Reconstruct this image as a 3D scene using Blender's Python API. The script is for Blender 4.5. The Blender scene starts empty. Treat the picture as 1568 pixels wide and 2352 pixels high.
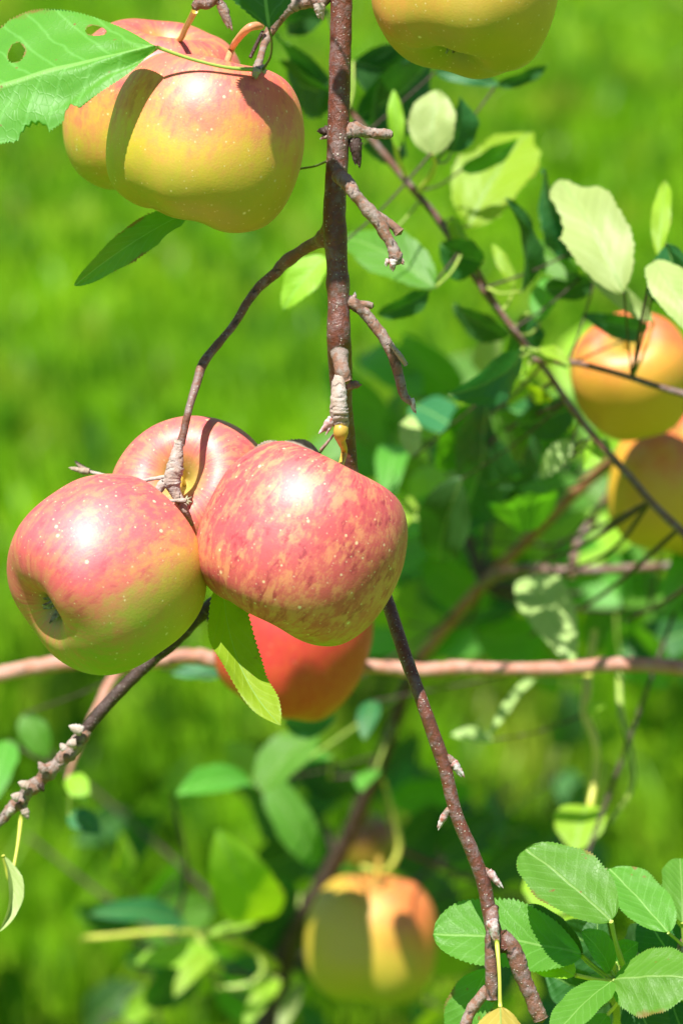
import bpy, bmesh, math, random
import numpy as np
from mathutils import Vector, Matrix, noise, Quaternion

scene = bpy.context.scene
COL = scene.collection
random.seed(7)
R_ = random.Random(11)

# ------------------------------------------------------------------ camera, sky, sun, exposure
PITCH = 16.0
CAM = Vector((0, 0, 1.6))
FOCUS = 1.5
cd = bpy.data.cameras.new("camera")
cam = bpy.data.objects.new("camera", cd)
COL.objects.link(cam)
cam.location = CAM
cam.rotation_euler = (math.radians(90 - PITCH), 0, 0)
cd.sensor_fit = 'VERTICAL'
cd.sensor_height = 36
cd.lens = 135
cd.clip_start = 0.05
cd.clip_end = 2000
cd.dof.use_dof = True
cd.dof.focus_distance = FOCUS
cd.dof.aperture_fstop = 9.0
cd.dof.aperture_blades = 0
scene.camera = cam
RC = Matrix.Rotation(math.radians(90 - PITCH), 3, 'X')
K = 0.4 / 2352 / 1.5                     # metres per unit of the 1568 x 2352 layout grid, per metre of depth

SUN_C = Vector((-0.20, 0.80, 0.57)).normalized()
SUN = (RC @ SUN_C).normalized()
sl = bpy.data.lights.new("sun", 'SUN')
sun = bpy.data.objects.new("sun", sl)
COL.objects.link(sun)
sl.energy = 5.0
sl.angle = math.radians(0.5)
sl.color = (1.0, 0.96, 0.89)
sun.rotation_euler = SUN.to_track_quat('Z', 'Y').to_euler()
sun.location = (0, -2, 6)

world = bpy.data.worlds.new("World")
scene.world = world
world.use_nodes = True
wn = world.node_tree
bg = wn.nodes["Background"]
sky = wn.nodes.new("ShaderNodeTexSky")
sky.sky_type = 'NISHITA'
sky.sun_disc = False
sky.sun_elevation = math.asin(SUN.z)
sky.sun_rotation = math.atan2(SUN.x, SUN.y)
sky.air_density = 1.0
sky.dust_density = 0.6
wn.links.new(sky.outputs[0], bg.inputs[0])
bg.inputs[1].default_value = 0.05
scene.view_settings.view_transform = 'Standard'
scene.view_settings.look = 'None'
scene.view_settings.exposure = 0.95
scene.view_settings.gamma = 1.0

# ------------------------------------------------------------------ helpers
def cdir(x, y, z):
    return (RC @ Vector((x, y, z))).normalized()

def at(px, py, d):
    return CAM + RC @ Vector(((px - 784) * K * d, -(py - 1176) * K * d, -d))

def link(o, parent=None):
    COL.objects.link(o)
    if parent is not None:
        o.parent = parent
        o.matrix_parent_inverse = parent.matrix_world.inverted()
    return o

def mesh_obj(name, verts, faces, mat, parent=None, smooth=True, uvs=None, attrs=None):
    me = bpy.data.meshes.new(name)
    me.from_pydata([tuple(v) for v in verts], [], faces)
    if uvs is not None:
        ul = me.uv_layers.new(name="UVMap")
        li = np.zeros(len(me.loops), dtype=np.int32)
        me.loops.foreach_get("vertex_index", li)
        ul.data.foreach_set("uv", np.array(uvs, dtype=np.float32)[li].ravel())
    for an, av in (attrs or {}).items():
        a = me.attributes.new(an, 'FLOAT', 'POINT')
        a.data.foreach_set("value", np.array(av, dtype=np.float32))
    me.materials.append(mat)
    if smooth:
        me.polygons.foreach_set("use_smooth", [True] * len(me.polygons))
    me.update()
    return link(bpy.data.objects.new(name, me), parent)

def thing(name, loc, label, cat, group=None):
    o = bpy.data.objects.new(name, None)
    o.empty_display_size = 0.02
    COL.objects.link(o)
    o.location = loc
    bpy.context.view_layer.update()
    o["label"] = label
    o["category"] = cat
    if group:
        o["group"] = group
    return o

def catmull(pts, n):
    """pts: list of tuples (any dimension); returns n*(len-1)+1 samples"""
    P = [np.array(p, dtype=float) for p in pts]
    P = [2 * P[0] - P[1]] + P + [2 * P[-1] - P[-2]]
    out = []
    for i in range(1, len(P) - 2):
        for j in range(n):
            t = j / n
            a, b, c, d = P[i - 1], P[i], P[i + 1], P[i + 2]
            out.append(0.5 * ((2 * b) + (-a + c) * t + (2 * a - 5 * b + 4 * c - d) * t * t + (-a + 3 * b - 3 * c + d) * t ** 3))
    out.append(P[-2])
    return out

# ------------------------------------------------------------------ node helpers
class NT:
    def __init__(self, name):
        self.m = bpy.data.materials.new(name)
        self.m.use_nodes = True
        self.t = self.m.node_tree
        self.bs = self.t.nodes["Principled BSDF"]
        self.out = self.t.nodes["Material Output"]
    def n(self, typ, ins=None, **kw):
        nd = self.t.nodes.new(typ)
        for k, v in kw.items():
            setattr(nd, k, v)
        for k, v in (ins or {}).items():
            self.set(nd.inputs[k], v)
        return nd
    def set(self, sock, v):
        if isinstance(v, bpy.types.NodeSocket):
            self.t.links.new(v, sock)
        elif isinstance(v, bpy.types.Node):
            self.t.links.new(v.outputs[0], sock)
        else:
            if isinstance(v, tuple) and len(v) == 3 and sock.type == 'RGBA':
                v = (*v, 1)
            sock.default_value = v
    def math(self, op, a, b=0.0, c=None, clamp=False):
        nd = self.n("ShaderNodeMath", {0: a, 1: b}, operation=op, use_clamp=clamp)
        if c is not None:
            self.set(nd.inputs[2], c)
        return nd.outputs[0]
    def mix(self, f, a, b, mode='MIX'):
        nd = self.n("ShaderNodeMix", data_type='RGBA', blend_type=mode, clamp_factor=True)
        self.set(nd.inputs[0], f); self.set(nd.inputs[6], a); self.set(nd.inputs[7], b)
        return nd.outputs[2]
    def smooth(self, v, lo, hi, a=0.0, b=1.0):
        nd = self.n("ShaderNodeMapRange", {0: v, 1: lo, 2: hi, 3: a, 4: b}, interpolation_type='SMOOTHSTEP')
        return nd.outputs[0]
    def noise(self, vec, scale, detail=3, rough=0.5, dist=0.0):
        nd = self.n("ShaderNodeTexNoise", {"Scale": scale, "Detail": detail, "Roughness": rough, "Distortion": dist})
        if vec is not None:
            self.set(nd.inputs["Vector"], vec)
        return nd.outputs[0]
    def bump(self, h, strength, dist, normal=None):
        nd = self.n("ShaderNodeBump", {"Height": h, "Strength": strength, "Distance": dist})
        if normal is not None:
            self.set(nd.inputs["Normal"], normal)
        return nd.outputs[0]

# ------------------------------------------------------------------ materials
def apple_mat(name, seed, blush, b_lo, b_hi, red=(0.62, 0.045, 0.035), orange=(0.70, 0.20, 0.035),
              yellow=(0.68, 0.46, 0.03), green=(0.30, 0.36, 0.03), green_z=(-0.2, -1.0), stripe=0.5, russet=0.0, dots=1.0):
    """local +Z is the stem end; colours follow the fruit's own skin: blush side, stripes, lenticels"""
    N = NT(name)
    tc = N.n("ShaderNodeTexCoord").outputs["Object"]
    sc = N.n("ShaderNodeVectorMath", {0: tc, 1: (1 / 0.038,) * 3}, operation='MULTIPLY').outputs[0]
    off = N.n("ShaderNodeVectorMath", {0: sc, 1: (seed * 3.1, seed * 1.7, seed * 0.9)}, operation='ADD').outputs[0]
    sep = N.n("ShaderNodeSeparateXYZ", {0: sc})
    x, y, z = sep.outputs
    ln = N.n("ShaderNodeVectorMath", {0: sc}, operation='NORMALIZE').outputs[0]
    lsep = N.n("ShaderNodeSeparateXYZ", {0: ln})
    rxy = N.math('SQRT', N.math('ADD', N.math('ADD', N.math('MULTIPLY', x, x), N.math('MULTIPLY', y, y)), 0.0005))
    cx, cy = N.math('DIVIDE', x, rxy), N.math('DIVIDE', y, rxy)
    sv = N.n("ShaderNodeCombineXYZ", {0: N.math('ADD', cx, seed), 1: cy, 2: N.math('MULTIPLY', lsep.outputs[2], 0.50)}).outputs[0]
    s1 = N.noise(sv, 5.0, 5, 0.68, 0.5)
    s2 = N.noise(sv, 13.0, 5, 0.7, 0.5)
    blot = N.noise(off, 1.6, 3, 0.55)
    fine = N.noise(off, 9.0, 4, 0.65)
    d = N.n("ShaderNodeVectorMath", {0: ln, 1: tuple(Vector(blush).normalized())}, operation='DOT_PRODUCT').outputs["Value"]
    d = N.math('ADD', d, N.math('MULTIPLY', N.math('SUBTRACT', blot, 0.5), 1.1))
    bl = N.smooth(d, b_lo, b_hi)
    st = N.smooth(N.math('ADD', N.math('MULTIPLY', s1, 0.40), N.math('ADD', N.math('MULTIPLY', s2, 0.34), N.math('MULTIPLY', fine, 0.26))), 0.42, 0.60)
    # ground colour of the skin
    gz = N.smooth(N.math('ADD', lsep.outputs[2], N.math('MULTIPLY', N.math('SUBTRACT', blot, 0.5), 0.7)), green_z[1], green_z[0])
    base = N.mix(gz, green, yellow)
    base = N.mix(N.math('MULTIPLY', fine, 0.35), base, tuple(c * 0.75 for c in yellow))
    om = N.math('ADD', 1.0 - 0.55 * stripe, N.math('MULTIPLY', st, 0.55 * stripe))
    col = N.mix(N.math('MULTIPLY', N.math('MULTIPLY', bl, om), N.math('ADD', 0.75, N.math('MULTIPLY', fine, 0.4))), base, orange)
    rf = N.math('MULTIPLY', N.math('MULTIPLY', bl, bl), N.math('ADD', 1 - stripe, N.math('MULTIPLY', st, stripe)))
    col = N.mix(rf, col, red)
    col = N.mix(N.math('MULTIPLY', N.math('MULTIPLY', st, stripe), N.smooth(d, b_lo - 0.5, b_hi - 0.2)), col, tuple(a * 0.5 + b * 0.5 for a, b in zip(red, orange)))
    dk = N.math('MULTIPLY', N.smooth(N.math('ADD', N.math('MULTIPLY', s2, 0.6), N.math('MULTIPLY', N.noise(off, 4.0, 4, 0.6), 0.4)), 0.53, 0.62), N.math('MULTIPLY', bl, 0.75 * stripe))
    col = N.mix(dk, col, tuple(c * 0.62 for c in red))
    # stem cavity: greenish russet
    cav = N.math('MULTIPLY', N.smooth(rxy, 0.36, 0.12), N.smooth(lsep.outputs[2], 0.3, 0.8))
    col = N.mix(N.math('MULTIPLY', cav, 0.8), col, (0.42, 0.40, 0.06))
    cal = N.math('MULTIPLY', N.smooth(rxy, 0.30, 0.10), N.smooth(lsep.outputs[2], -0.3, -0.8))
    col = N.mix(N.math('MULTIPLY', cal, 0.75), col, (0.20, 0.26, 0.04))
    # lenticels: small pale dots of two sizes
    for scl, th, pw in ((6.5, 0.12, 0.75), (10.5, 0.14, 0.65), (17.0, 0.16, 0.5)):
        vo = N.n("ShaderNodeTexVoronoi", {"Vector": off, "Scale": scl, "Randomness": 1.0}, feature='F1')
        th_ = N.math('MULTIPLY', th * 1.5, N.n("ShaderNodeSeparateColor", {0: vo.outputs["Color"]}).outputs[1])
        dm = N.smooth(vo.outputs["Distance"], th_, N.math('MULTIPLY', th_, 0.4))
        keep = N.math('GREATER_THAN', N.n("ShaderNodeSeparateColor", {0: vo.outputs["Color"]}).outputs[0], 0.25)
        col = N.mix(N.math('MULTIPLY', N.math('MULTIPLY', dm, keep), pw * dots), col, (0.85, 0.72, 0.42))
    # russet freckles
    if russet:
        rn = N.smooth(N.noise(off, 22.0, 3, 0.7), 0.62, 0.70)
        col = N.mix(N.math('MULTIPLY', rn, russet), col, (0.30, 0.20, 0.09))
    N.set(N.bs.inputs["Base Color"], col)
    rough = N.math('ADD', 0.49, N.math('MULTIPLY', fine, 0.14))
    N.set(N.bs.inputs["Roughness"], rough)
    N.bs.inputs["Specular IOR Level"].default_value = 1.0
    N.bs.inputs["Subsurface Weight"].default_value = 0.12
    N.bs.inputs["Subsurface Radius"].default_value = (0.006, 0.003, 0.001)
    N.bs.inputs["Subsurface Scale"].default_value = 0.5
    N.bs.inputs["Coat Weight"].default_value = 0.10
    N.bs.inputs["Coat Roughness"].default_value = 0.33
    N.set(N.bs.inputs["Normal"], N.bump(N.math('ADD', fine, N.noise(off, 45.0, 2, 0.5)), 0.12, 0.0006))
    return N.m

def bark_mat(name, c1, c2, grey, grey_lo, grey_hi, dots=1.0, rough=0.42):
    N = NT(name)
    tc = N.n("ShaderNodeTexCoord").outputs["Object"]
    gm = N.n("ShaderNodeNewGeometry").outputs["Position"]
    n1 = N.noise(gm, 130, 5, 0.65)
    n2 = N.noise(gm, 420, 4, 0.65)
    n3 = N.noise(gm, 900, 3, 0.6)
    col = N.mix(N.smooth(n2, 0.35, 0.7), c1, c2)
    gf = N.smooth(N.math('ADD', N.math('MULTIPLY', n1, 0.6), N.math('MULTIPLY', n2, 0.4)), grey_lo, grey_hi)
    col = N.mix(N.math('MULTIPLY', gf, 0.6), col, grey)
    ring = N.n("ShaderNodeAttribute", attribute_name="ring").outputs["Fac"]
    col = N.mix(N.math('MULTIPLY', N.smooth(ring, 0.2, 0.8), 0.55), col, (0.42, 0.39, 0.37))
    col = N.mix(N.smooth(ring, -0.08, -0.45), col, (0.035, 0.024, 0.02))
    col = N.mix(N.math('MULTIPLY', n3, 0.35), col, (0.09, 0.05, 0.04))
    vo = N.n("ShaderNodeTexVoronoi", {"Vector": gm, "Scale": 680.0, "Randomness": 1.0}, feature='F1')
    keep = N.math('GREATER_THAN', N.n("ShaderNodeSeparateColor", {0: vo.outputs["Color"]}).outputs[0], 0.55)
    dm = N.math('MULTIPLY', N.smooth(vo.outputs["Distance"], N.math('MULTIPLY', n1, 0.55), N.math('MULTIPLY', n1, 0.25)), keep)
    col = N.mix(N.math('MULTIPLY', dm, dots), col, (0.50, 0.45, 0.38))
    N.set(N.bs.inputs["Base Color"], col)
    N.set(N.bs.inputs["Roughness"], N.math('ADD', rough, N.math('MULTIPLY', n2, 0.25)))
    h = N.math('ADD', N.math('MULTIPLY', n2, 1.0), N.math('ADD', N.math('MULTIPLY', n3, 0.5), N.math('MULTIPLY', dm, 0.6 * dots)))
    N.set(N.bs.inputs["Normal"], N.bump(h, 0.65, 0.0010))
    return N.m

def leaf_mat(name, top, under, glow, trans=0.42, brown=0.0, veins=1.0, rough=0.42, mottle=None, brown_col=(0.24, 0.10, 0.03)):
    N = NT(name)
    uv = N.n("ShaderNodeUVMap", uv_map="UVMap").outputs[0]
    sp = N.n("ShaderNodeSeparateXYZ", {0: uv})
    u, v = sp.outputs[0], sp.outputs[1]
    gm = N.n("ShaderNodeNewGeometry")
    back = gm.outputs["Backfacing"]
    vv = N.math('ABSOLUTE', N.math('SUBTRACT', v, 0.5))          # 0 .. 0.5
    side = N.math('GREATER_THAN', v, 0.5)
    wob = N.math('MULTIPLY', N.math('SUBTRACT', N.noise(uv, 6, 2), 0.5), 0.5)
    ph = N.math('ADD', N.math('ADD', N.math('MULTIPLY', u, 8.5), N.math('MULTIPLY', N.math('POWER', vv, 0.85), -4.6)), N.math('ADD', wob, N.math('MULTIPLY', side, 0.42)))
    fr = N.math('ABSOLUTE', N.math('SUBTRACT', N.math('FRACT', ph), 0.5))
    vein = N.smooth(fr, 0.11, 0.0)
    pill = N.math('SUBTRACT', 1.0, N.math('MULTIPLY', N.math('SUBTRACT', 0.5, fr), 2.0))
    mid = N.smooth(vv, 0.022, 0.008)
    net = N.n("ShaderNodeTexVoronoi", {"Vector": N.n("ShaderNodeVectorMath", {0: uv, 1: (34, 24, 1)}, operation='MULTIPLY').outputs[0], "Scale": 1.0}, feature='DISTANCE_TO_EDGE').outputs["Distance"]
    netl = N.smooth(net, 0.10, 0.0)
    n1 = N.noise(gm.outputs["Position"], 55, 4, 0.6)
    n2 = N.noise(gm.outputs["Position"], 260, 3, 0.6)
    rnd = N.n("ShaderNodeObjectInfo").outputs["Random"]
    t2 = mottle or tuple(c * 0.62 for c in top)
    col = N.mix(N.smooth(n1, 0.35, 0.68), top, t2)
    col = N.mix(N.math('MULTIPLY', netl, 0.28 * veins), col, tuple(min(1, c * 1.6 + 0.01) for c in top))
    vcol = tuple(min(1, c * 1.8 + 0.04) for c in top)
    col = N.mix(N.math('MULTIPLY', vein, 0.22 * veins), col, vcol)
    ucol = N.mix(N.math('MULTIPLY', vein, 0.5 * veins), under, tuple(min(1, c * 1.35 + 0.05) for c in under))
    col = N.mix(back, col, ucol)
    col = N.mix(N.math('MULTIPLY', mid, 0.75), col, (0.26, 0.46, 0.12))
    hs = N.n("ShaderNodeHueSaturation", {"Hue": N.math('ADD', 0.485, N.math('MULTIPLY', rnd, 0.03)), "Value": N.math('ADD', 0.8, N.math('MULTIPLY', rnd, 0.4)), "Color": col}).outputs[0]
    gl = N.mix(N.math('MULTIPLY', vein, 0.35 * veins), glow, tuple(c * 0.55 for c in glow))
    gl = N.mix(N.smooth(n1, 0.4, 0.8), gl, tuple(c * 0.7 for c in glow))
    edge = N.math('ADD', vv, N.math('MULTIPLY', N.math('SUBTRACT', n1, 0.5), 0.5))
    if brown:
        bf = N.math('MULTIPLY', N.smooth(N.math('ADD', edge, N.math('MULTIPLY', n2, 0.12)), 0.52, 0.60), brown)
        spot = N.math('MULTIPLY', N.smooth(N.noise(gm.outputs["Position"], 190, 2, 0.5), 0.70, 0.74), brown)
        bf = N.math('MAXIMUM', bf, spot)
        hs = N.mix(bf, hs, brown_col)
        gl = N.mix(bf, gl, tuple(c * 1.4 for c in brown_col))
    rim = N.n("ShaderNodeAttribute", attribute_name="rim").outputs["Fac"]
    rim = N.smooth(N.math('ADD', rim, N.math('MULTIPLY', N.math('SUBTRACT', n2, 0.5), 0.8)), 0.45, 0.85)
    hs = N.mix(rim, hs, (0.26, 0.15, 0.05))
    gl = N.mix(rim, gl, (0.30, 0.16, 0.04))
    N.set(N.bs.inputs["Base Color"], hs)
    N.set(N.bs.inputs["Roughness"], N.math('ADD', rough, N.math('MULTIPLY', n2, 0.15)))
    N.bs.inputs["Specular IOR Level"].default_value = 0.45
    h = N.math('ADD', N.math('MULTIPLY', pill, 0.5), N.math('ADD', N.math('MULTIPLY', netl, -0.3), N.math('MULTIPLY', mid, -1.0)))
    nb = N.bump(N.math('ADD', h, N.math('MULTIPLY', n1, 1.5)), 0.28 * veins, 0.0008)
    N.set(N.bs.inputs["Normal"], nb)
    tr = N.n("ShaderNodeBsdfTranslucent", {"Color": gl, "Normal": nb})
    mx = N.n("ShaderNodeMixShader", {0: trans, 1: N.bs.outputs[0], 2: tr.outputs[0]})
    N.t.links.new(mx.outputs[0], N.out.inputs[0])
    return N.m

def plain_mat(name, c1, c2, scale=200, rough=0.5, bump=0.3, sss=0.0, trans=None):
    N = NT(name)
    gm = N.n("ShaderNodeNewGeometry").outputs["Position"]
    n = N.noise(gm, scale, 4, 0.6)
    N.set(N.bs.inputs["Base Color"], N.mix(N.smooth(n, 0.3, 0.7), c1, c2))
    N.bs.inputs["Roughness"].default_value = rough
    if sss:
        N.bs.inputs["Subsurface Weight"].default_value = sss
        N.bs.inputs["Subsurface Radius"].default_value = (0.003, 0.002, 0.001)
    N.set(N.bs.inputs["Normal"], N.bump(n, bump, 0.0006))
    return N.m

M = {}
M['bark'] = bark_mat('smooth_red_bark', (0.155, 0.043, 0.022), (0.081, 0.028, 0.022), (0.236, 0.174, 0.167), 0.46, 0.60, dots=0.85, rough=0.36)
M['bark_mid'] = bark_mat('brown_bark', (0.198, 0.084, 0.051), (0.132, 0.060, 0.042), (0.276, 0.228, 0.228), 0.46, 0.60, dots=0.7, rough=0.42)
M['bark_spur'] = bark_mat('wrinkled_spur_bark', (0.277, 0.132, 0.079), (0.198, 0.112, 0.079), (0.343, 0.310, 0.290), 0.44, 0.56, dots=0.2, rough=0.6)
M['bark_pale'] = bark_mat('pale_downy_bark', (0.468, 0.374, 0.306), (0.357, 0.255, 0.187), (0.561, 0.535, 0.527), 0.42, 0.58, dots=0.1, rough=0.75)
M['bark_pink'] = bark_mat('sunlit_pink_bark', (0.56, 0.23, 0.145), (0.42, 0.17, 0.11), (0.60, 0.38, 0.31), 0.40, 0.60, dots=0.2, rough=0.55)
M['bark_dark_shaded'] = bark_mat('dark_and_shaded_bark', (0.050, 0.022, 0.015), (0.030, 0.015, 0.013), (0.110, 0.075, 0.075), 0.52, 0.66, dots=0.4, rough=0.5)  # dark buds and twigs; also shade put into limb and low branch colour
M['bark_sunlit_orange'] = bark_mat('sunlit_orange_brown_bark', (0.36, 0.15, 0.05), (0.26, 0.10, 0.05), (0.40, 0.24, 0.18), 0.48, 0.62, dots=0.2, rough=0.5)  # upper part of the limb, with sunlight put into its colour
M['bud'] = plain_mat('downy_bud', (0.62, 0.58, 0.58), (0.30, 0.09, 0.06), 420, 0.7, 0.6)
M['stem_y'] = plain_mat('yellow_stalk', (0.55, 0.40, 0.05), (0.42, 0.26, 0.05), 160, 0.4, 0.2, 0.1)
M['stem_p'] = plain_mat('pink_stalk', (0.72, 0.36, 0.14), (0.62, 0.22, 0.12), 160, 0.45, 0.2, 0.1)
M['petiole'] = plain_mat('green_petiole', (0.36, 0.46, 0.08), (0.26, 0.38, 0.07), 120, 0.45, 0.1, 0.1)
M['petiole_y'] = plain_mat('yellow_petiole', (0.62, 0.62, 0.10), (0.52, 0.54, 0.09), 120, 0.45, 0.1, 0.1)
M['petiole_d'] = plain_mat('deep_green_petiole', (0.09, 0.16, 0.03), (0.07, 0.11, 0.03), 120, 0.45, 0.1)
M['sepal'] = plain_mat('dry_sepal', (0.16, 0.12, 0.07), (0.40, 0.42, 0.26), 500, 0.8, 0.5)
M['dry'] = plain_mat('dry_leaf', (0.42, 0.34, 0.26), (0.22, 0.16, 0.12), 300, 0.8, 0.6)
M['leaf'] = leaf_mat('green_leaf', (0.026, 0.200, 0.006), (0.10, 0.27, 0.03), (0.20, 0.66, 0.01), 0.38, brown=0.0)
M['leaf_edge'] = leaf_mat('browning_green_leaf', (0.036, 0.235, 0.008), (0.10, 0.27, 0.03), (0.24, 0.68, 0.01), 0.36, brown=0.7, mottle=(0.022, 0.155, 0.016))
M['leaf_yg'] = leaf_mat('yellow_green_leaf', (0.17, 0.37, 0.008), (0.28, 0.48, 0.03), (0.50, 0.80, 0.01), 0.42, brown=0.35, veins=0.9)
M['leaf_sunlit'] = leaf_mat('sunlit_lime_leaf', (0.17, 0.33, 0.005), (0.24, 0.38, 0.02), (0.55, 0.78, 0.01), 0.36, brown=0.3)  # green leaf with the sun's yellow glow put into its colour
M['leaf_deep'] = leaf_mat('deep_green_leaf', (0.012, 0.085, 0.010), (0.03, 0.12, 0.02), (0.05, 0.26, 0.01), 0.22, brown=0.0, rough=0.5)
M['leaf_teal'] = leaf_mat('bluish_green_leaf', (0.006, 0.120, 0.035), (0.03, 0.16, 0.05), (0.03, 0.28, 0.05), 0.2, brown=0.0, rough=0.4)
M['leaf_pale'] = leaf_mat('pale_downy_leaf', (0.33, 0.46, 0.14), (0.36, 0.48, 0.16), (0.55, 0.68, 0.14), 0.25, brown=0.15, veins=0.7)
M['leaf_gone'] = leaf_mat('reddening_leaf', (0.42, 0.34, 0.03), (0.5, 0.4, 0.08), (0.75, 0.45, 0.03), 0.4, brown=0.9, brown_col=(0.50, 0.10, 0.03))

# ------------------------------------------------------------------ ground and grass
def ground_mat():
    N = NT('lawn_soil')
    gm = N.n("ShaderNodeNewGeometry").outputs["Position"]
    a = N.noise(gm, 1.3, 4, 0.6)
    b = N.noise(gm, 9.0, 4, 0.6)
    c = N.noise(gm, 60.0, 3, 0.6)
    col = N.mix(N.smooth(a, 0.38, 0.62), (0.07, 0.18, 0.002), (0.14, 0.28, 0.003))
    col = N.mix(N.smooth(b, 0.55, 0.75), col, (0.17, 0.27, 0.01))
    col = N.mix(N.math('MULTIPLY', N.smooth(c, 0.5, 0.75), 0.5), col, (0.06, 0.13, 0.008))
    N.set(N.bs.inputs["Base Color"], col)
    N.bs.inputs["Roughness"].default_value = 0.95
    N.bs.inputs["Specular IOR Level"].default_value = 0.1
    N.set(N.bs.inputs["Normal"], N.bump(c, 0.6, 0.02))
    return N.m

def build_ground():
    xs = np.concatenate([-np.geomspace(400, 3, 14), np.linspace(-2.6, 2.6, 27), np.geomspace(3, 400, 14)])
    ys = np.concatenate([-np.geomspace(400, 1, 10), np.linspace(0, 16, 65), np.geomspace(17, 900, 16)])
    v, f = [], []
    for y in ys:
        for x in xs:
            z = 0.03 * noise.noise(Vector((x * 0.5, y * 0.5, 0))) + 0.008 * noise.noise(Vector((x * 3, y * 3, 2)))
            v.append((x, y, z))
    nx = len(xs)
    for j in range(len(ys) - 1):
        for i in range(nx - 1):
            a = j * nx + i
            f.append((a, a + 1, a + nx + 1, a + nx))
    g = mesh_obj('ground', v, f, ground_mat())
    g["kind"] = "structure"
build_ground()

def grass_mat():
    N = NT('grass_blade')
    t = N.n("ShaderNodeAttribute", attribute_name="tone").outputs["Fac"]
    r = N.n("ShaderNodeAttribute", attribute_name="dry").outputs["Fac"]
    col = N.mix(t, (0.022, 0.115, 0.001), (0.185, 0.40, 0.003))
    col = N.mix(r, col, (0.34, 0.40, 0.03))
    N.set(N.bs.inputs["Base Color"], col)
    N.bs.inputs["Roughness"].default_value = 0.45
    N.bs.inputs["Specular IOR Level"].default_value = 0.35
    tr = N.n("ShaderNodeBsdfTranslucent", {"Color": N.mix(t, (0.07, 0.34, 0.002), (0.26, 0.62, 0.004))})
    mx = N.n("ShaderNodeMixShader", {0: 0.35, 1: N.bs.outputs[0], 2: tr.outputs[0]})
    N.t.links.new(mx.outputs[0], N.out.inputs[0])
    return N.m

def build_grass():
    rg = np.random.default_rng(5)
    n = 85000
    # denser near, thinner and wider far
    y = 2.6 + (rg.random(n) ** 1.25) * 11.5
    x = (rg.random(n) - 0.5) * (1.6 + 0.36 * y)
    keep = []
    tone = np.zeros(n); dry = np.zeros(n); hh = np.zeros(n)
    for i in range(n):
        p = Vector((x[i], y[i] * 0.6, 0))
        q2 = Vector((x[i], y[i] * 0.42, 0))
        a = noise.fractal(q2 * 2.2, 0.7, 2.0, 3)
        b = noise.noise(q2 * 7.0 + Vector((9, 3, 1)))
        c = noise.fractal(q2 * 14.0 + Vector((2, 8, 4)), 0.8, 2.0, 2)
        tone[i] = min(1, max(0, 0.56 + 0.5 * a + 1.9 * c + 0.2 * (rg.random() - 0.5)))
        dry[i] = min(0.9, max(0, (b - 0.10) * 1.7 + (0.45 if rg.random() < 0.06 else 0)))
        near = max(0, min(1, (5.8 - y[i]) / 2.0))
        hh[i] = (0.035 + 0.03 * rg.random()) * (1 + 0.35 * b) * (1 + 1.3 * near * max(0, c + 0.25))
    ang = rg.random(n) * 2 * math.pi
    lean = rg.random(n) * 0.9
    la = rg.random(n) * 2 * math.pi
    w = (0.0018 + 0.0014 * rg.random(n)) * (0.7 + y / 7.0)
    wx, wy = np.cos(ang) * w, np.sin(ang) * w
    lx, ly = np.cos(la) * lean * hh, np.sin(la) * lean * hh
    V = np.zeros((n, 5, 3), dtype=np.float32)
    V[:, 0] = np.stack([x - wx, y - wy, np.full(n, -0.01)], 1)
    V[:, 1] = np.stack([x + wx, y + wy, np.full(n, -0.01)], 1)
    V[:, 2] = np.stack([x + wx * .8 + lx * .3, y + wy * .8 + ly * .3, hh * .6], 1)
    V[:, 3] = np.stack([x - wx * .8 + lx * .3, y - wy * .8 + ly * .3, hh * .6], 1)
    V[:, 4] = np.stack([x + lx, y + ly, hh], 1)
    base = (np.arange(n) * 5)[:, None]
    quads = (base + np.array([0, 1, 2, 3])).ravel()
    tris = (base + np.array([3, 2, 4])).ravel()
    me = bpy.data.meshes.new('grass')
    me.vertices.add(n * 5)
    me.vertices.foreach_set('co', V.ravel())
    loops = np.concatenate([quads, tris])
    me.loops.add(len(loops))
    me.loops.foreach_set('vertex_index', loops.astype(np.int32))
    me.polygons.add(2 * n)
    ls = np.concatenate([np.arange(n) * 4, n * 4 + np.arange(n) * 3]).astype(np.int32)
    lt = np.concatenate([np.full(n, 4), np.full(n, 3)]).astype(np.int32)
    me.polygons.foreach_set('loop_start', ls)
    me.polygons.foreach_set('loop_total', lt)
    me.update(calc_edges=True)
    for an, av in (('tone', tone), ('dry', dry)):
        a = me.attributes.new(an, 'FLOAT', 'POINT')
        a.data.foreach_set('value', np.repeat(av, 5).astype(np.float32))
    me.materials.append(grass_mat())
    o = link(bpy.data.objects.new('grass', me))
    o["kind"] = "stuff"
    o["label"] = "short lime green lawn grass covering the ground behind the branches"
    o["category"] = "grass"
build_grass()

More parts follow.
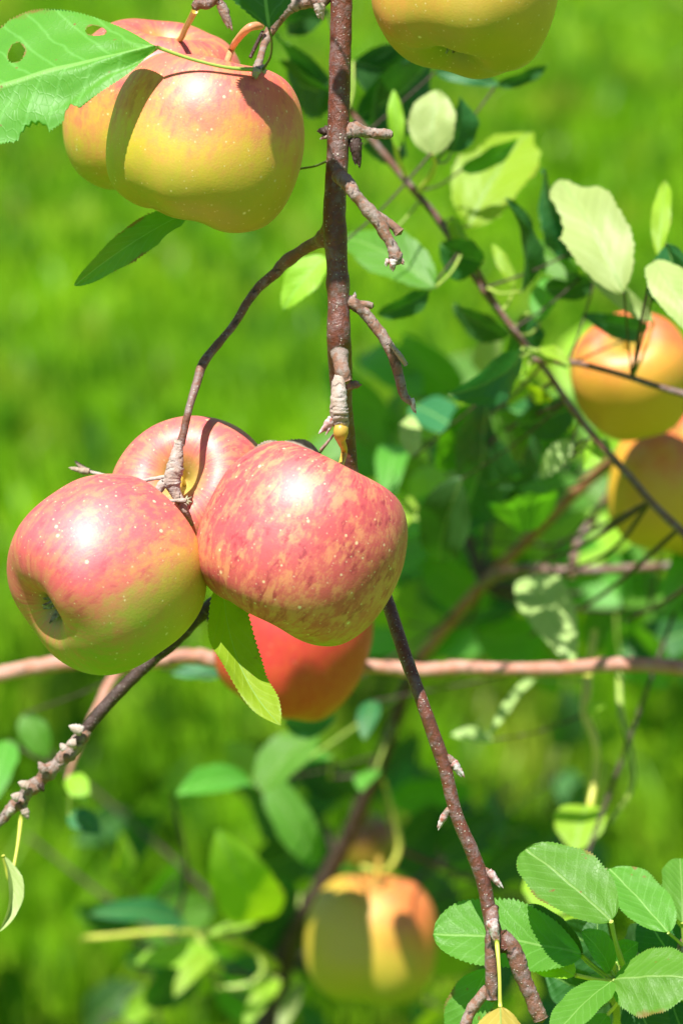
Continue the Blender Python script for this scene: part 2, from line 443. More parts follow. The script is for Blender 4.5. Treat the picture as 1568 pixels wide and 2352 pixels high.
# ------------------------------------------------------------------ tubes (stems, shoots, spurs)
STEM_PTS = {}
def tube(name, pts, mat, parent, rings=0.0, ring_step=0.0016, rough=0.05, step=0.0011, sides=16, seed=0, knots=(), register=True, cap_round=True):
    """pts: (px, py, depth, width in layout px); knots: (fraction, swell)"""
    rr = random.Random(seed * 97 + int(pts[0][0]) + int(pts[0][1]) * 3)
    P3 = []
    for (px, py, d, w) in pts:
        q = at(px, py, d)
        P3.append((q.x, q.y, q.z, w * 0.5 * K * d))
    L = sum((Vector(P3[i + 1][:3]) - Vector(P3[i][:3])).length for i in range(len(P3) - 1))
    if rings > 0: step = min(step, ring_step * 0.22)
    n = max(3, int(L / step / (len(P3) - 1)))
    S = catmull(P3, n)
    m = len(S)
    # arc length
    al = [0.0]
    for i in range(1, m):
        al.append(al[-1] + float(np.linalg.norm(S[i][:3] - S[i - 1][:3])))
    # ridge pattern
    rid = []
    nxt = 0.0
    ridges = []
    while nxt < al[-1] and rings > 0:
        nxt += ring_step * rr.uniform(0.6, 1.6)
        ridges.append((nxt, rr.uniform(0.4, 1.0)))
    tab = np.zeros(int((al[-1] + 0.01) / 0.0001) + 2)
    xs_ = np.arange(len(tab)) * 0.0001
    for (p, s_) in ridges:
        wdt = ring_step * rr.uniform(0.16, 0.34)
        tab += s_ * np.exp(-((xs_ - p) / wdt) ** 2) - 0.8 * s_ * np.exp(-((xs_ - p) / wdt + 1.6) ** 2)
    T = []
    for i in range(m):
        a, b = S[max(0, i - 1)][:3], S[min(m - 1, i + 1)][:3]
        T.append(Vector(b - a).normalized())
    nrm = T[0].orthogonal().normalized()
    verts, faces, ring = [], [], []
    cx = []
    for i in range(m):
        if i:
            nrm = (nrm - T[i] * nrm.dot(T[i])).normalized()
        bi = T[i].cross(nrm)
        c = Vector(S[i][:3])
        r = max(0.00025, float(S[i][3]))
        fr = al[i] / al[-1]
        for (kf, ks) in knots:
            r *= 1 + ks * math.exp(-((fr - kf) * al[-1] / 0.0035) ** 2)
        cx.append((c, r))
        for j in range(sides):
            a = 2 * math.pi * j / sides
            dr = nrm * math.cos(a) + bi * math.sin(a)
            q = c + dr * r
            wob = noise.noise(q * 260 + Vector((seed, 0, 0))) * rough * 2.2 + noise.noise(q * 900) * rough
            loc = 0.55 + 0.6 * noise.noise(Vector((math.cos(a) * 1.3, math.sin(a) * 1.3, al[i] * 500 + seed)))
            rv = 0.0
            if rings > 0:
                sh = al[i] + ring_step * 1.1 * noise.noise(Vector((math.cos(a) * 1.1, math.sin(a) * 1.1, al[i] * 160 + seed)))
                rv = float(tab[min(len(tab) - 1, max(0, int(sh * 10000)))]) * loc
            verts.append(c + dr * r * (1 + wob + 1.25 * rings * rv))
            ring.append(rv if rings > 0 else 0.0)
    for i in range(m - 1):
        for j in range(sides):
            a, b = i * sides + j, i * sides + (j + 1) % sides
            faces.append((a, b, b + sides, a + sides))
    for e, s in ((0, -1), (m - 1, 1)):
        c, r = cx[e]
        k = len(verts)
        verts.append(c + T[e] * r * (0.55 if cap_round else 0.1) * s)
        ring.append(0.3 if rings else 0)
        for j in range(sides):
            a, b = e * sides + j, e * sides + (j + 1) % sides
            faces.append((a, k, b) if s > 0 else (b, k, a))
    o = mesh_obj(name, verts, faces, mat, parent, attrs={'ring': ring})
    if register and parent is not None:
        root = parent
        while root.parent: root = root.parent
        STEM_PTS.setdefault(root.name, []).extend([(c.copy(), r) for c, r in cx[::3]])
    return o

def bud(px, py, dx, dy, w, d, parent, mat=None, dz=0.0, scales=5, name='bud'):
    """scaly pointed bud from (px,py) to (px+dx,py+dy)"""
    b0, b1 = at(px, py, d), at(px + dx, py + dy, d + dz)
    ax = (b1 - b0); L = ax.length; ax.normalize()
    n1 = ax.orthogonal().normalized(); n2 = ax.cross(n1)
    R = w * 0.5 * K * d
    verts, faces = [], []
    ns, nt = 10, 14
    def body(rs, off, tl, lift, ph, spread):
        k0 = len(verts)
        for i in range(nt + 1):
            t = i / nt
            r = rs * (math.sin(math.pi * (0.30 + 0.70 * t) ** 0.9) ** 0.8 if t < 1 else 0)
            c = b0 + ax * (L * (off + tl * t)) + (n1 * math.cos(ph) + n2 * math.sin(ph)) * (lift * (0.4 + spread * t))
            for j in range(ns):
                a = 2 * math.pi * j / ns
                q = c + (n1 * math.cos(a) + n2 * math.sin(a)) * max(r, 1e-5)
                verts.append(q + (q - c) * 0.25 * noise.noise(q * 1500))
        for i in range(nt):
            for j in range(ns):
                a, b = k0 + i * ns + j, k0 + i * ns + (j + 1) % ns
                faces.append((a, b, b + ns, a + ns))
    body(R, 0, 0.95, 0, 0, 0)
    for s in range(scales):
        body(R * 0.62, 0.08 * s + 0.02, 0.62 + 0.05 * s, R * 0.45, s * 2.4, 0.3)
    return mesh_obj(name, verts, faces, mat or M['bud'], parent)

# ------------------------------------------------------------------ leaves
def leaf(base, tip, w, mat, parent, tone=None, nrm=None, fold=0.25, curl=0.10, serr=0.05, shape=(0.62, 0.80), nu=60, nv=14,
         holes=(), bites=(), wave=0.014, roll=0.0, petiole=None, pmat=None, pw=6, seed=None, foreshort=True, twist=0.0, bend=0.0, name='leaf', half=(1, 1)):
    """base, tip: (px, py, depth); w: apparent width in layout px; tone picks how the blade faces the sun"""
    seed = seed if seed is not None else int(base[0] * 7 + tip[1] * 3)
    rr = random.Random(seed)
    b, t = at(*base), at(*tip)
    a = (t - b); L = a.length; a.normalize()
    view = (CAM - (b + t) / 2).normalized()
    if nrm is not None:
        n = cdir(*nrm)
    elif tone == 'dark':
        n = a.cross(SUN)
        n.normalize()
        if n.dot(view) < 0: n = -n
        n = (n + 0.12 * view - 0.10 * SUN)
    elif tone == 'glow':
        n = view - 1.0 * SUN
    elif tone == 'bright':
        n = view * 0.75 + SUN
    else:
        n = view * 1.4 + SUN * 0.3
    n = n - a * n.dot(a)
    n.normalize()
    vp = view - a * view.dot(a)
    vp.normalize()
    fs = abs(n.dot(vp))
    if n.dot(vp) < 0: pass
    W = w * 0.5 * K * (base[2] + tip[2]) / 2
    if foreshort:
        W = W / max(fs, 0.45)
    W = min(W, L * 0.55)
    s = n.cross(a).normalized()
    pa, pb = shape
    um = pa / (pa + pb)
    nf = um ** pa * (1 - um) ** pb
    verts, uvs, rims = [], [], []
    ph = rr.uniform(0, 6)
    nser = max(26, nu // 3)
    for i in range(nu + 1):
        u = i / nu
        wu = (u ** pa) * ((1 - u) ** pb) / nf if 0 < u < 1 else 0.0
        for j in range(-nv, nv + 1):
            v = j / nv
            side = 1 if v >= 0 else -1
            ser = 1.0
            if abs(j) == nv:
                ph2 = (u * nser) % 1.0
                ser = 1 + serr * (0.45 + 0.8 * abs(noise.noise(Vector((int(u * nser) * 1.7, seed, side))))) * (ph2 * 1.6 - 0.5) + 0.03 * math.sin(u * 19 + ph + side)
            ww = W * wu * (half[0] if side > 0 else half[1])
            x = v * ww * ser
            for (bu, bs, br, bd) in bites:
                if bs == side and abs(u - bu) < br:
                    lim = ww * (1 - bd * math.cos((u - bu) / br * math.pi / 2) ** 0.6 * (0.88 + 0.12 * math.sin(u * 210)))
                    x = max(-lim, min(lim, x))
            zz = fold * abs(x) + wave * L * (abs(v) ** 1.5) * math.sin(u * 11 + ph + side * 1.7) * 0.9
            zz += roll * (x / max(W, 1e-6)) ** 2 * W
            zz += 0.05 * W * noise.noise(Vector((u * 5 + seed, v * 2.5, 0)))
            cu = curl * L * (0.25 - (u - 0.5) ** 2) * 4
            tw = twist * (u - 0.2)
            nn = n * math.cos(tw) + s * math.sin(tw)
            ss = s * math.cos(tw) - n * math.sin(tw)
            sb = bend * L * (0.25 - (u - 0.5) ** 2) * 4
            verts.append(b + a * (L * u) + ss * x + nn * zz + n * cu + s * sb)
            uvs.append((u, 0.5 + 0.5 * (x / max(W, 1e-6))))
            rm = 0.0
            for (hu, hv, ru, rv) in holes:
                rm = max(rm, 1.5 - math.sqrt(((u - hu) / ru) ** 2 + ((v - hv) / rv) ** 2))
            rims.append(max(0.0, min(1.0, rm * 1.4)))
    row = 2 * nv + 1
    faces = []
    for i in range(nu):
        for j in range(2 * nv):
            u, v = (i + .5) / nu, (j + .5 - nv) / nv
            skip = False
            for (hu, hv, ru, rv) in holes:
                wob = 1 + 0.35 * noise.noise(Vector((u * 30, v * 12, seed)))
                if ((u - hu) / ru) ** 2 + ((v - hv) / rv) ** 2 < wob:
                    skip = True
            if skip: continue
            k = i * row + j
            faces.append((k, k + 1, k + row + 1, k + row))
    o = mesh_obj(name, verts, faces, mat, parent, uvs=uvs, attrs={'rim': rims} if holes else None)
    if petiole is not None:
        pts = [(p[0], p[1], p[2], pw * (0.9 if i else 1.3)) for i, p in enumerate(petiole)]
        pts.append((base[0], base[1], base[2], pw))
        # run the midrib on along the underside of the blade
        tube('petiole', pts, pmat or M['petiole'], o, sides=8, step=0.002, rough=0.03, register=False)
    return o

def auto_petiole(parent, base, w=5, reach=0.09):
    """nearest stem point of the same plant -> layout coordinates"""
    root = parent
    while root.parent: root = root.parent
    q = at(*base)
    best, bd = None, 1e9
    for c, r in STEM_PTS.get(root.name, []):
        dd = (c - q).length
        if dd < bd: bd, best = dd, c
    if best is None: return None
    return to_px(best), bd

def to_px(p):
    v = RC.transposed() @ (p - CAM)
    d = -v.z
    return (784 + v.x / (K * d), 1176 - v.y / (K * d), d)

def bleaf(base, tip, w, mat, parent, tone, **kw):
    """a leaf on a background branch, joined to its nearest stem by a petiole or thin twig"""
    kw.setdefault('nu', 22); kw.setdefault('nv', 5)
    if tone == 'bright':                              # the blade lies across the light
        tip = (tip[0], tip[1], tip[2] + max(-.06, min(.06, (base[1] - tip[1]) * K * base[2] * 0.9)))
    res = auto_petiole(parent, base)
    pet = None
    if res and res[1] > 0.004:
        s = res[0]
        mid = ((s[0] + base[0]) / 2 + R_.uniform(-8, 8), (s[1] + base[1]) / 2 + R_.uniform(0, 12), (s[2] + base[2]) / 2)
        pet = [s, mid]
    pw = kw.pop('pw', 7)
    if res and res[1] > 0.035:
        pw = 5
        kw['pmat'] = M['bark_dark_shaded']
    return leaf(base, tip, w, mat, parent, tone=tone, petiole=pet, pw=pw, **kw)

# ------------------------------------------------------------------ apples
PROFILE = [(0.0, 0.52), (0.07, 0.56), (0.17, 0.71), (0.30, 0.84), (0.48, 0.895), (0.68, 0.83), (0.86, 0.62), (0.97, 0.32), (1.0, 0.02),
           (0.99, -0.30), (0.925, -0.58), (0.795, -0.80), (0.60, -0.92), (0.40, -0.95), (0.23, -0.87), (0.12, -0.76), (0.05, -0.70), (0.0, -0.69)]

def apple(px, py, d, rpx, axis, mat, label, stem=None, stem_mat=None, stretch=1.0, seed=0, spin=0.0, lobes=0.035, calyx=True, lean=(0, 0), ns=96, group=None,
          cs=1.0):
    """axis: stem direction in camera axes (right, up, toward the camera)"""
    c = at(px, py, d)
    R = rpx * K * d
    z = cdir(*axis)
    x = z.orthogonal().normalized()
    x = Quaternion(z, spin) @ x
    y = z.cross(x)
    Rm = Matrix((x, y, z)).transposed().to_4x4()
    root = thing('apple', c, label, 'apple', group)
    root.matrix_world = Matrix.Translation(c) @ Rm
    bpy.context.view_layer.update()
    prof = catmull(PROFILE, 5)
    verts, faces = [], []
    for i, (r, h) in enumerate(prof):
        r = max(0, float(r)); h = float(h)
        for j in range(ns):
            a = 2 * math.pi * j / ns
            lob = 1 + lobes * math.cos(5 * a + seed) * (max(0, -h) ** 1.5 + 0.25 * max(0, h))
            lob += 0.6 * lobes * math.cos(2 * a + seed * 2) + 0.4 * lobes * math.cos(3 * a + seed)
            hh = h * (0.98 + lobes * 1.2 * math.cos(a + seed * 1.3) * abs(h)) * stretch
            if abs(h) > 0.6:
                hh += 0.5 * lobes * math.cos(5 * a + seed) * (1 if h < 0 else -0.4) * math.sin(min(1, r) * math.pi) * (-1)
            dirv = Vector((math.cos(a), math.sin(a), 0))
            q = Vector((dirv.x * r * lob, dirv.y * r * lob, hh))
            q.x += lean[0] * q.z; q.y += lean[1] * q.z
            q *= 1 + 0.02 * noise.noise(q * 1.6 + Vector((seed, 3, 1)))
            verts.append(q * R)
    m = len(prof)
    for i in range(m - 1):
        for j in range(ns):
            a, b = i * ns + j, i * ns + (j + 1) % ns
            faces.append((a, a + ns, b + ns, b))
    me = bpy.data.meshes.new('skin')
    me.from_pydata([tuple(v) for v in verts], [], faces)
    me.polygons.foreach_set("use_smooth", [True] * len(me.polygons))
    bm = bmesh.new(); bm.from_mesh(me)
    bmesh.ops.remove_doubles(bm, verts=bm.verts, dist=1e-6)
    bmesh.ops.recalc_face_normals(bm, faces=bm.faces)
    bm.to_mesh(me); bm.free()
    me.materials.append(mat)
    sk = bpy.data.objects.new('skin', me)
    COL.objects.link(sk); sk.parent = root
    # stem from the cavity to where it hangs
    base = root.matrix_world @ Vector((0, 0, 0.50 * R * stretch))
    lip = root.matrix_world @ Vector((0, 0, 0.95 * R * stretch))
    pts = [(*to_px(base), 13), ]
    if stem:
        pts.append((*to_px(base * 0.5 + lip * 0.5), 13))
        pts += [tuple(s) for s in stem]
    else:
        pts.append((*to_px(lip), 12))
        pts.append((*to_px(root.matrix_world @ Vector((0.05 * R, 0.04 * R, 1.25 * R * stretch))), 15))
    tube('stem', pts, stem_mat or M['stem_y'], root, sides=12, step=0.0015, rough=0.03, register=False)
    if calyx:
        cv, cf = [], []
        rr = random.Random(seed * 5 + 3)
        for k in range(7):
            a = 2 * math.pi * k / 7 + rr.uniform(-.2, .2)
            o = Vector((math.cos(a), math.sin(a), 0)); s = Vector((-math.sin(a), math.cos(a), 0))
            hgt = rr.uniform(0.13, 0.20)
            inn = rr.uniform(-0.05, 0.03)
            k0 = len(cv)
            for t, wd in ((0, 0.035 * cs), (0.35, 0.038 * cs), (0.7, 0.022 * cs), (1.0, 0.003)):
                cc = o * (0.075 + inn * t + 0.05 * t * t) + Vector((0, 0, -0.66 * stretch - hgt * t * (0.5 + 0.5 * cs)))
                for sg, th in ((-1, 0), (0, 0.012), (1, 0)):
                    cv.append((cc + s * wd * sg + o * th) * R)
            for i in range(3):
                for j in range(2):
                    q = k0 + i * 3 + j
                    cf.append((q, q + 1, q + 4, q + 3))
        cm = bpy.data.meshes.new('calyx')
        cm.from_pydata([tuple(v) for v in cv], [], cf)
        cm.materials.append(M['sepal'])
        so = bpy.data.objects.new('calyx', cm)
        md = so.modifiers.new('thick', 'SOLIDIFY'); md.thickness = 0.0005
        COL.objects.link(so); so.parent = root
    return root

def local_dir(axis, spin, v):
    """a direction given in camera axes, in the apple's own axes"""
    z = cdir(*axis); x = z.orthogonal().normalized(); x = Quaternion(z, spin) @ x; y = z.cross(x)
    w = cdir(*v)
    return (w.dot(x), w.dot(y), w.dot(z))

# ================================================================== FOREGROUND BRANCH
main = thing('apple_branch', at(782, -500, 1.5), "reddish brown sharp apple branch hanging down the middle with short wrinkled spurs", 'branch')
D = 1.505
tube('main_stem', [(800, -900, 1.52, 60), (790, -500, 1.51, 54), (784, -150, D, 51), (783, 50, D, 50), (780, 180, D, 50), (777, 300, D, 51), (773, 400, D, 51), (768, 480, D, 52), (770, 545, D, 55),
                    (774, 610, D, 48), (777, 700, D, 50), (778, 780, D, 56), (782, 850, D + .012, 54), (786, 930, D + .02, 46), (798, 1010, D + .03, 38), (806, 1080, D + .035, 34),
                    (830, 1200, D + .045, 32), (862, 1310, D + .045, 31), (892, 1390, D + .03, 31), (928, 1500, D + .01, 31), (968, 1610, D, 30), (1003, 1710, D, 33), (1020, 1760, D, 32),
                    (1047, 1870, D, 31), (1081, 1950, D, 32), (1109, 2025, D, 33), (1123, 2095, D, 34), (1136, 2145, D, 38), (1158, 2180, D, 38)],
     M['bark'], main, rough=0.022, sides=28, seed=1, knots=((0.47, .15),))
tube('side_shoot', [(768, 500, D, 44), (752, 540, D + .008, 42), (735, 552, D + .014, 33), (715, 563, D + .02, 28), (690, 577, D + .026, 27), (650, 607, D + .034, 27), (632, 628, D + .036, 25), (600, 655, D + .038, 23), (568, 695, D + .036, 20), (538, 745, D + .033, 18),
                     (505, 785, D + .027, 18), (468, 832, D + .016, 22), (452, 880, D + .008, 20), (434, 940, D, 17), (424, 985, D, 17), (414, 1022, D, 22)],
     M['bark_mid'], main, rings=0.05, ring_step=0.006, rough=0.04, sides=20, seed=2, knots=((0.1, .15), (0.28, .2), (0.62, .12), (0.94, .1)))
# the fruiting spur at the foot of the side shoot
tube('spur', [(416, 1012, D, 20), (408, 1035, D, 26), (402, 1075, D, 38), (396, 1105, D, 40), (402, 1130, D, 26), (417, 1155, D, 20), (430, 1180, D, 15), (444, 1212, D + .01, 9)],
     M['bark_pale'], main, rings=0.13, ring_step=0.0017, rough=0.09, sides=20, seed=3)
tube('spur', [(396, 1100, D, 26), (375, 1112, D, 22), (362, 1132, D, 18), (358, 1143, D, 15)], M['bark_pale'], main, rings=0.12, rough=0.1, seed=4)
tube('twig', [(385, 1095, D, 12), (350, 1100, D, 9), (311, 1107, D, 6), (262, 1096, D + .035, 7), (215, 1086, D + .045, 9), (190, 1076, D + .045, 14)], M['bark_pale'], main, rough=0.1, sides=10, seed=5)
bud(205, 1083, -42, -6, 18, D + .045, main, M['dry'])
bud(196, 1080, -22, -18, 14, D + .045, main, M['dry'])
tube('twig', [(372, 1153, D, 6), (400, 1150, D - .002, 9), (430, 1150, D - .004, 12)], M['bark_pale'], main, rough=0.12, sides=10, seed=6)
for k, (dx, dy) in enumerate(((14, -10), (15, 4), (8, 12), (3, -14))):
    bud(428, 1150, dx, dy, 7, D - .004, main, M['sepal'], scales=2)
# upper right spur
tube('spur', [(778, 405, D - .008, 34), (795, 418, D - .016, 34), (812, 442, D - .02, 30), (829, 464, D - .02, 27), (850, 487, D - .02, 33), (872, 515, D - .02, 30), (886, 541, D - .02, 25), (901, 566, D - .02, 25), (908, 588, D - .02, 32), (904, 604, D - .02, 26)],
     M['bark_spur'], main, rings=0.13, ring_step=0.0028, rough=0.06, sides=22, seed=7)
tube('spur', [(862, 492, D - .015, 22), (890, 510, D - .015, 20), (908, 524, D - .015, 19), (917, 534, D - .015, 24)], M['bark_spur'], main, rings=0.12, ring_step=0.003, rough=0.08, seed=8)
bud(904, 596, -4, 24, 20, D - .022, main)
bud(911, 590, 16, 14, 17, D - .02, main)
bud(893, 596, -8, 14, 14, D - .02, main)
# small dark spur opposite
tube('spur', [(794, 303, D, 40), (815, 301, D, 40), (842, 304, D, 26), (866, 308, D, 26), (888, 308, D, 24), (899, 311, D, 17)], M['bark_spur'], main, rings=0.14, ring_step=0.002, rough=0.12, seed=9)
bud(815, 318, 6, 60, 30, D, main, M['bark_dark_shaded'])
bud(760, 300, -28, 4, 28, D + .004, main, M['bark_dark_shaded'])
bud(756, 308, -18, 12, 16, D + .004, main)
# right hand lower spur
tube('spur', [(797, 690, D, 30), (818, 702, D, 29), (838, 720, D, 27), (857, 744, D, 26), (878, 772, D, 26), (898, 808, D, 26), (910, 842, D, 24), (918, 872, D, 23), (926, 905, D, 21), (940, 922, D, 15), (950, 930, D, 10)],
     M['bark_spur'], main, rings=0.11, ring_step=0.0025, rough=0.05, sides=20, seed=10)
tube('spur', [(822, 702, D, 22), (840, 700, D, 19), (855, 703, D, 15)], M['bark_spur'], main, rings=0.1, rough=0.1, seed=11)
tube('spur', [(896, 790, D - .004, 12), (914, 812, D - .004, 13), (932, 838, D - .002, 12)], M['bark_pale'], main, rings=0.1, rough=0.1, seed=12, sides=10)
bud(944, 915, 8, 32, 14, D, main)
bud(813, 684, 3, -12, 10, D, main)
# pale fruit spur in front of the main stem
tube('spur', [(778, 806, D - .012, 42), (782, 830, D - .014, 36), (788, 858, D - .016, 34), (795, 876, D - .016, 26)], M['bark_spur'], main, rings=0.14, ring_step=0.0026, rough=0.07, sides=20, seed=13)
tube('spur', [(786, 852, D - .012, 30), (778, 885, D - .018, 31), (778, 920, D - .02, 38), (779, 950, D - .02, 42), (782, 972, D - .018, 36), (784, 985, D - .016, 32)],
     M['bark_pale'], main, rings=0.15, ring_step=0.0016, rough=0.06, sides=22, seed=14)
bud(764, 962, -26, 26, 22, D - .02, main, scales=4)
bud(752, 976, -22, 22, 13, D - .02, main, scales=3)
bud(764, 968, -18, 34, 11, D - .02, main, scales=2)
bud(796, 887, 30, -6, 24, D + .012, main, M['bark_spur'])
tube('twig', [(735, 1034, D + .01, 5), (748, 1020, D + .01, 6), (762, 1003, D + .01, 6), (775, 990, D, 6)], M['bark_spur'], main, rough=0.15, sides=8, seed=15)
# buds down the lower stem
tube('spur', [(1012, 1735, D, 20), (1030, 1743, D, 19), (1042, 1752, D, 18)], M['bark_spur'], main, rings=0.14, ring_step=0.0016, rough=0.08, seed=16)
bud(1039, 1749, 22, 34, 21, D, main)
tube('spur', [(1045, 1856, D, 18), (1030, 1862, D, 17), (1021, 1873, D, 16)], M['bark_spur'], main, rings=0.14, ring_step=0.0016, rough=0.08, seed=17)
bud(1022, 1870, -16, 32, 17, D, main)
tube('spur', [(1105, 1995, D, 16), (1119, 2003, D, 17), (1128, 2009, D, 17)], M['bark_spur'], main, rings=0.14, ring_step=0.0016, rough=0.08, seed=18)
bud(1120, 2000, 29, 37, 20, D, main)
bud(1128, 2112, 12, 52, 28, D - .014, main)
tube('spur', [(1130, 2085, D, 30), (1129, 2130, D - .006, 30), (1126, 2170, D - .006, 28), (1126, 2200, D - .006, 27), (1129, 2237, D - .006, 29), (1129, 2275, D - .006, 27), (1129, 2296, D - .006, 25)], M['bark_mid'], main, rings=0.13, ring_step=0.0045, rough=0.06, sides=20, seed=19)
tube('spur', [(1122, 2270, D - .004, 28), (1096, 2300, D - .004, 27), (1080, 2325, D - .004, 26), (1060, 2375, D - .004, 26), (1040, 2460, D, 24)], M['bark_spur'], main, rings=0.12, ring_step=0.0042, rough=0.06, sides=20, seed=20)
tube('spur', [(1150, 2145, D, 30), (1170, 2168, D, 37), (1184, 2195, D, 40), (1193, 2228, D, 40), (1206, 2258, D, 36), (1222, 2295, D, 35), (1234, 2325, D, 37), (1241, 2342, D, 33)], M['bark_mid'], main, rings=0.13, ring_step=0.0032, rough=0.05, sides=22, seed=21)
# shoots at the top left that carry two of the apples
tube('side_shoot', [(786, -170, D, 40), (768, -60, D, 34), (742, 0, D, 30), (705, 5, D, 31), (668, 14, D, 33), (642, 38, D, 32), (622, 68, D, 27), (608, 98, D - .004, 18), (600, 125, D - .022, 15), (592, 152, D - .031, 20), (588, 166, D - .034, 20)],
     M['bark_spur'], main, rings=0.09, ring_step=0.003, rough=0.06, sides=20, seed=22)
bud(732, 8, 5, 34, 27, D - .006, main, M['bark_pale'])
bud(590, 158, -6, 20, 22, D - .035, main, M['bark_pale'])
bud(600, 150, 8, 18, 14, D - .033, main, M['bark_pale'])
tube('twig', [(604, 72, D + .01, 9), (590, 100, D + .01, 9), (575, 132, D + .01, 9)], M['bark_dark_shaded'], main, sides=10, seed=23)
tube('side_shoot', [(780, -230, D, 34), (660, -140, D, 28), (540, -70, D, 26), (500, -12, D, 24), (478, 10, D, 22), (458, 8, D, 24), (446, 18, D, 20)], M['bark_mid'], main, rings=0.08, ring_step=0.003, rough=0.06, sides=18, seed=24)
tube('twig', [(492, 0, D, 18), (506, 8, D, 17), (512, 18, D, 15)], M['bark_mid'], main, rings=0.1, rough=0.1, seed=25)
bud(508, 10, 20, 54, 25, D, main, M['bark_spur'])
# thin petiole behind the apple, to the stem
tube('petiole', [(640, 400, D + .03, 6), (694, 387, D + .02, 5), (722, 382, D + .01, 5), (755, 368, D, 7)], M['petiole_d'], main, sides=8, seed=26)
# low branch going to the bottom left, forking off behind the big apple
tube('side_shoot', [(838, 1230, D + .045, 30), (740, 1260, D + .075, 32), (620, 1310, D + .085, 34), (545, 1345, D + .085, 34), (500, 1378, D + .085, 33), (450, 1423, D + .085, 31), (400, 1474, D + .085, 30), (350, 1515, D + .085, 29), (300, 1563, D + .085, 29),
                     (250, 1615, D + .085, 30), (215, 1655, D + .085, 30), (188, 1690, D + .085, 28)],
     M['bark_dark_shaded'], main, rough=0.05, rings=0.03, ring_step=0.005, sides=18, seed=27)  # the apples' shade on this branch is put into the bark colour
tube('spur', [(494, 1385, D + .08, 16), (488, 1408, D + .08, 16), (481, 1428, D + .08, 13)], M['bark_dark_shaded'], main, rough=0.1, seed=28)
tube('side_shoot', [(200, 1674, D + .085, 27), (182, 1700, D + .084, 38), (168, 1720, D + .085, 31), (150, 1738, D + .084, 33), (132, 1754, D + .085, 27), (112, 1771, D + .084, 36), (94, 1790, D + .085, 29), (76, 1808, D + .084, 38),
                     (58, 1826, D + .085, 30), (44, 1844, D + .085, 37), (24, 1862, D + .085, 26), (-8, 1898, D + .085, 19), (-80, 1960, D + .085, 14)], M['bark_spur'], main, rings=0.2, ring_step=0.0034, rough=0.14, sides=22, seed=29)
for k, (px, py, dx, dy, w, mt) in enumerate(((190, 1680, -34, -14, 26, 'bark_pale'), (176, 1706, -26, 4, 24, 'bark_pale'), (150, 1722, -12, -16, 18, 'bark_pale'), (104, 1772, -16, -24, 22, 'bark_spur'), (92, 1800, 10, 20, 16, 'bark_dark_shaded'),
                                            (66, 1806, -26, -10, 24, 'bark_pale'), (44, 1832, -20, -6, 22, 'bark_pale'), (56, 1858, 10, 26, 20, 'bark_pale'), (30, 1856, -16, 20, 16, 'bark_pale'))):
    bud(px, py, dx, dy, w, D + .078, main, M[mt], scales=3)
# leaves of the main branch
leaf((360, 108, 1.462), (-150, 262, 1.478), 400, M['leaf_edge'], main, nrm=(0.10, 0.62, 0.78), fold=-0.28, curl=0.05, wave=0.012, nu=210, nv=44, serr=0.06,
     holes=((0.62, -0.42, 0.04, 0.12), (0.27, -0.72, 0.045, 0.13)), bites=((0.40, 1, 0.035, 0.22), (0.58, 1, 0.07, 0.25)), shape=(1.0, 0.60), half=(0.50, 1.0),
     petiole=[(590, 160, 1.470), (520, 155, 1.466), (440, 136, 1.464)], pmat=M['petiole'], pw=9, seed=5, foreshort=True)
leaf((618, 66, 1.442), (575, -290, 1.432), 250, M['leaf_deep'], main, nrm=(-0.1, 0.55, 0.83), fold=0.2, curl=0.02, serr=0.12, shape=(0.95, 0.7), petiole=[(604, 160, 1.472), (621, 130, 1.460), (624, 95, 1.450)], pmat=M['petiole_d'], pw=6, seed=8, nu=90, foreshort=True)
leaf((425, 490, 1.535), (172, 656, 1.53), 74, M['leaf_edge'], main, nrm=(-0.30, -0.05, 0.9), twist=1.0, fold=0.35, curl=0.14, serr=0.16, wave=0.02, nu=110, nv=18, bites=((0.2, 1, 0.1, .2),), shape=(0.45, 0.7),
     petiole=[(640, 400, 1.535), (540, 440, 1.545), (460, 470, 1.54)], pw=6, seed=9, foreshort=False)
leaf((512, 1348, 1.515), (645, 1668, 1.462), 104, M['leaf_sunlit'], main, nrm=(0.12, 0.42, 0.9), fold=0.3, curl=-0.05, serr=0.14, nu=120, nv=20, shape=(0.5, 0.72), bend=-0.06, wave=0.03, twist=0.4,
     petiole=[(560, 1300, 1.58), (530, 1325, 1.54)], pw=7, seed=10, foreshort=False)
# dry leaf rolled over the top of the big apple
leaf((735, 1040, 1.545), (545, 1066, 1.515), 26, M['dry'], main, nrm=(0.1, 0.75, 0.65), fold=0.3, curl=0.13, serr=0.3, wave=0.03, nu=80, nv=8, seed=13, petiole=[(762, 1003, 1.515)], pmat=M['bark_spur'], pw=5)
# yellowing leaf on its long petiole at the bottom
leaf((1148, 2312, 1.485), (1150, 2560, 1.45), 130, M['leaf_gone'], main, nrm=(0.0, 0.4, 0.9), fold=-0.35, curl=0.12, serr=0.1, seed=14, petiole=[(1140, 2160, 1.49), (1146, 2235, 1.485)], pmat=M['petiole_y'], pw=9)
leaf((1120, 2225, 1.53), (1046, 2440, 1.53), 105, M['leaf_edge'], main, nrm=(-0.35, 0.3, 0.85), fold=0.2, serr=0.12, seed=15, nu=90, nv=14, petiole=[(1135, 2185, 1.51)], pw=6, half=(1, 1))
# leaf hanging from the low branch at the left edge
leaf((8, 1965, 1.57), (0, 2140, 1.56), 34, M['leaf_pale'], main, nrm=(0.55, 0.3, 0.75), fold=0.9, bend=0.14, curl=0.05, seed=16, petiole=[(50, 1872, 1.585), (40, 1950, 1.58), (24, 2022, 1.575), (14, 1990, 1.572)], pmat=M['petiole_y'], pw=9)

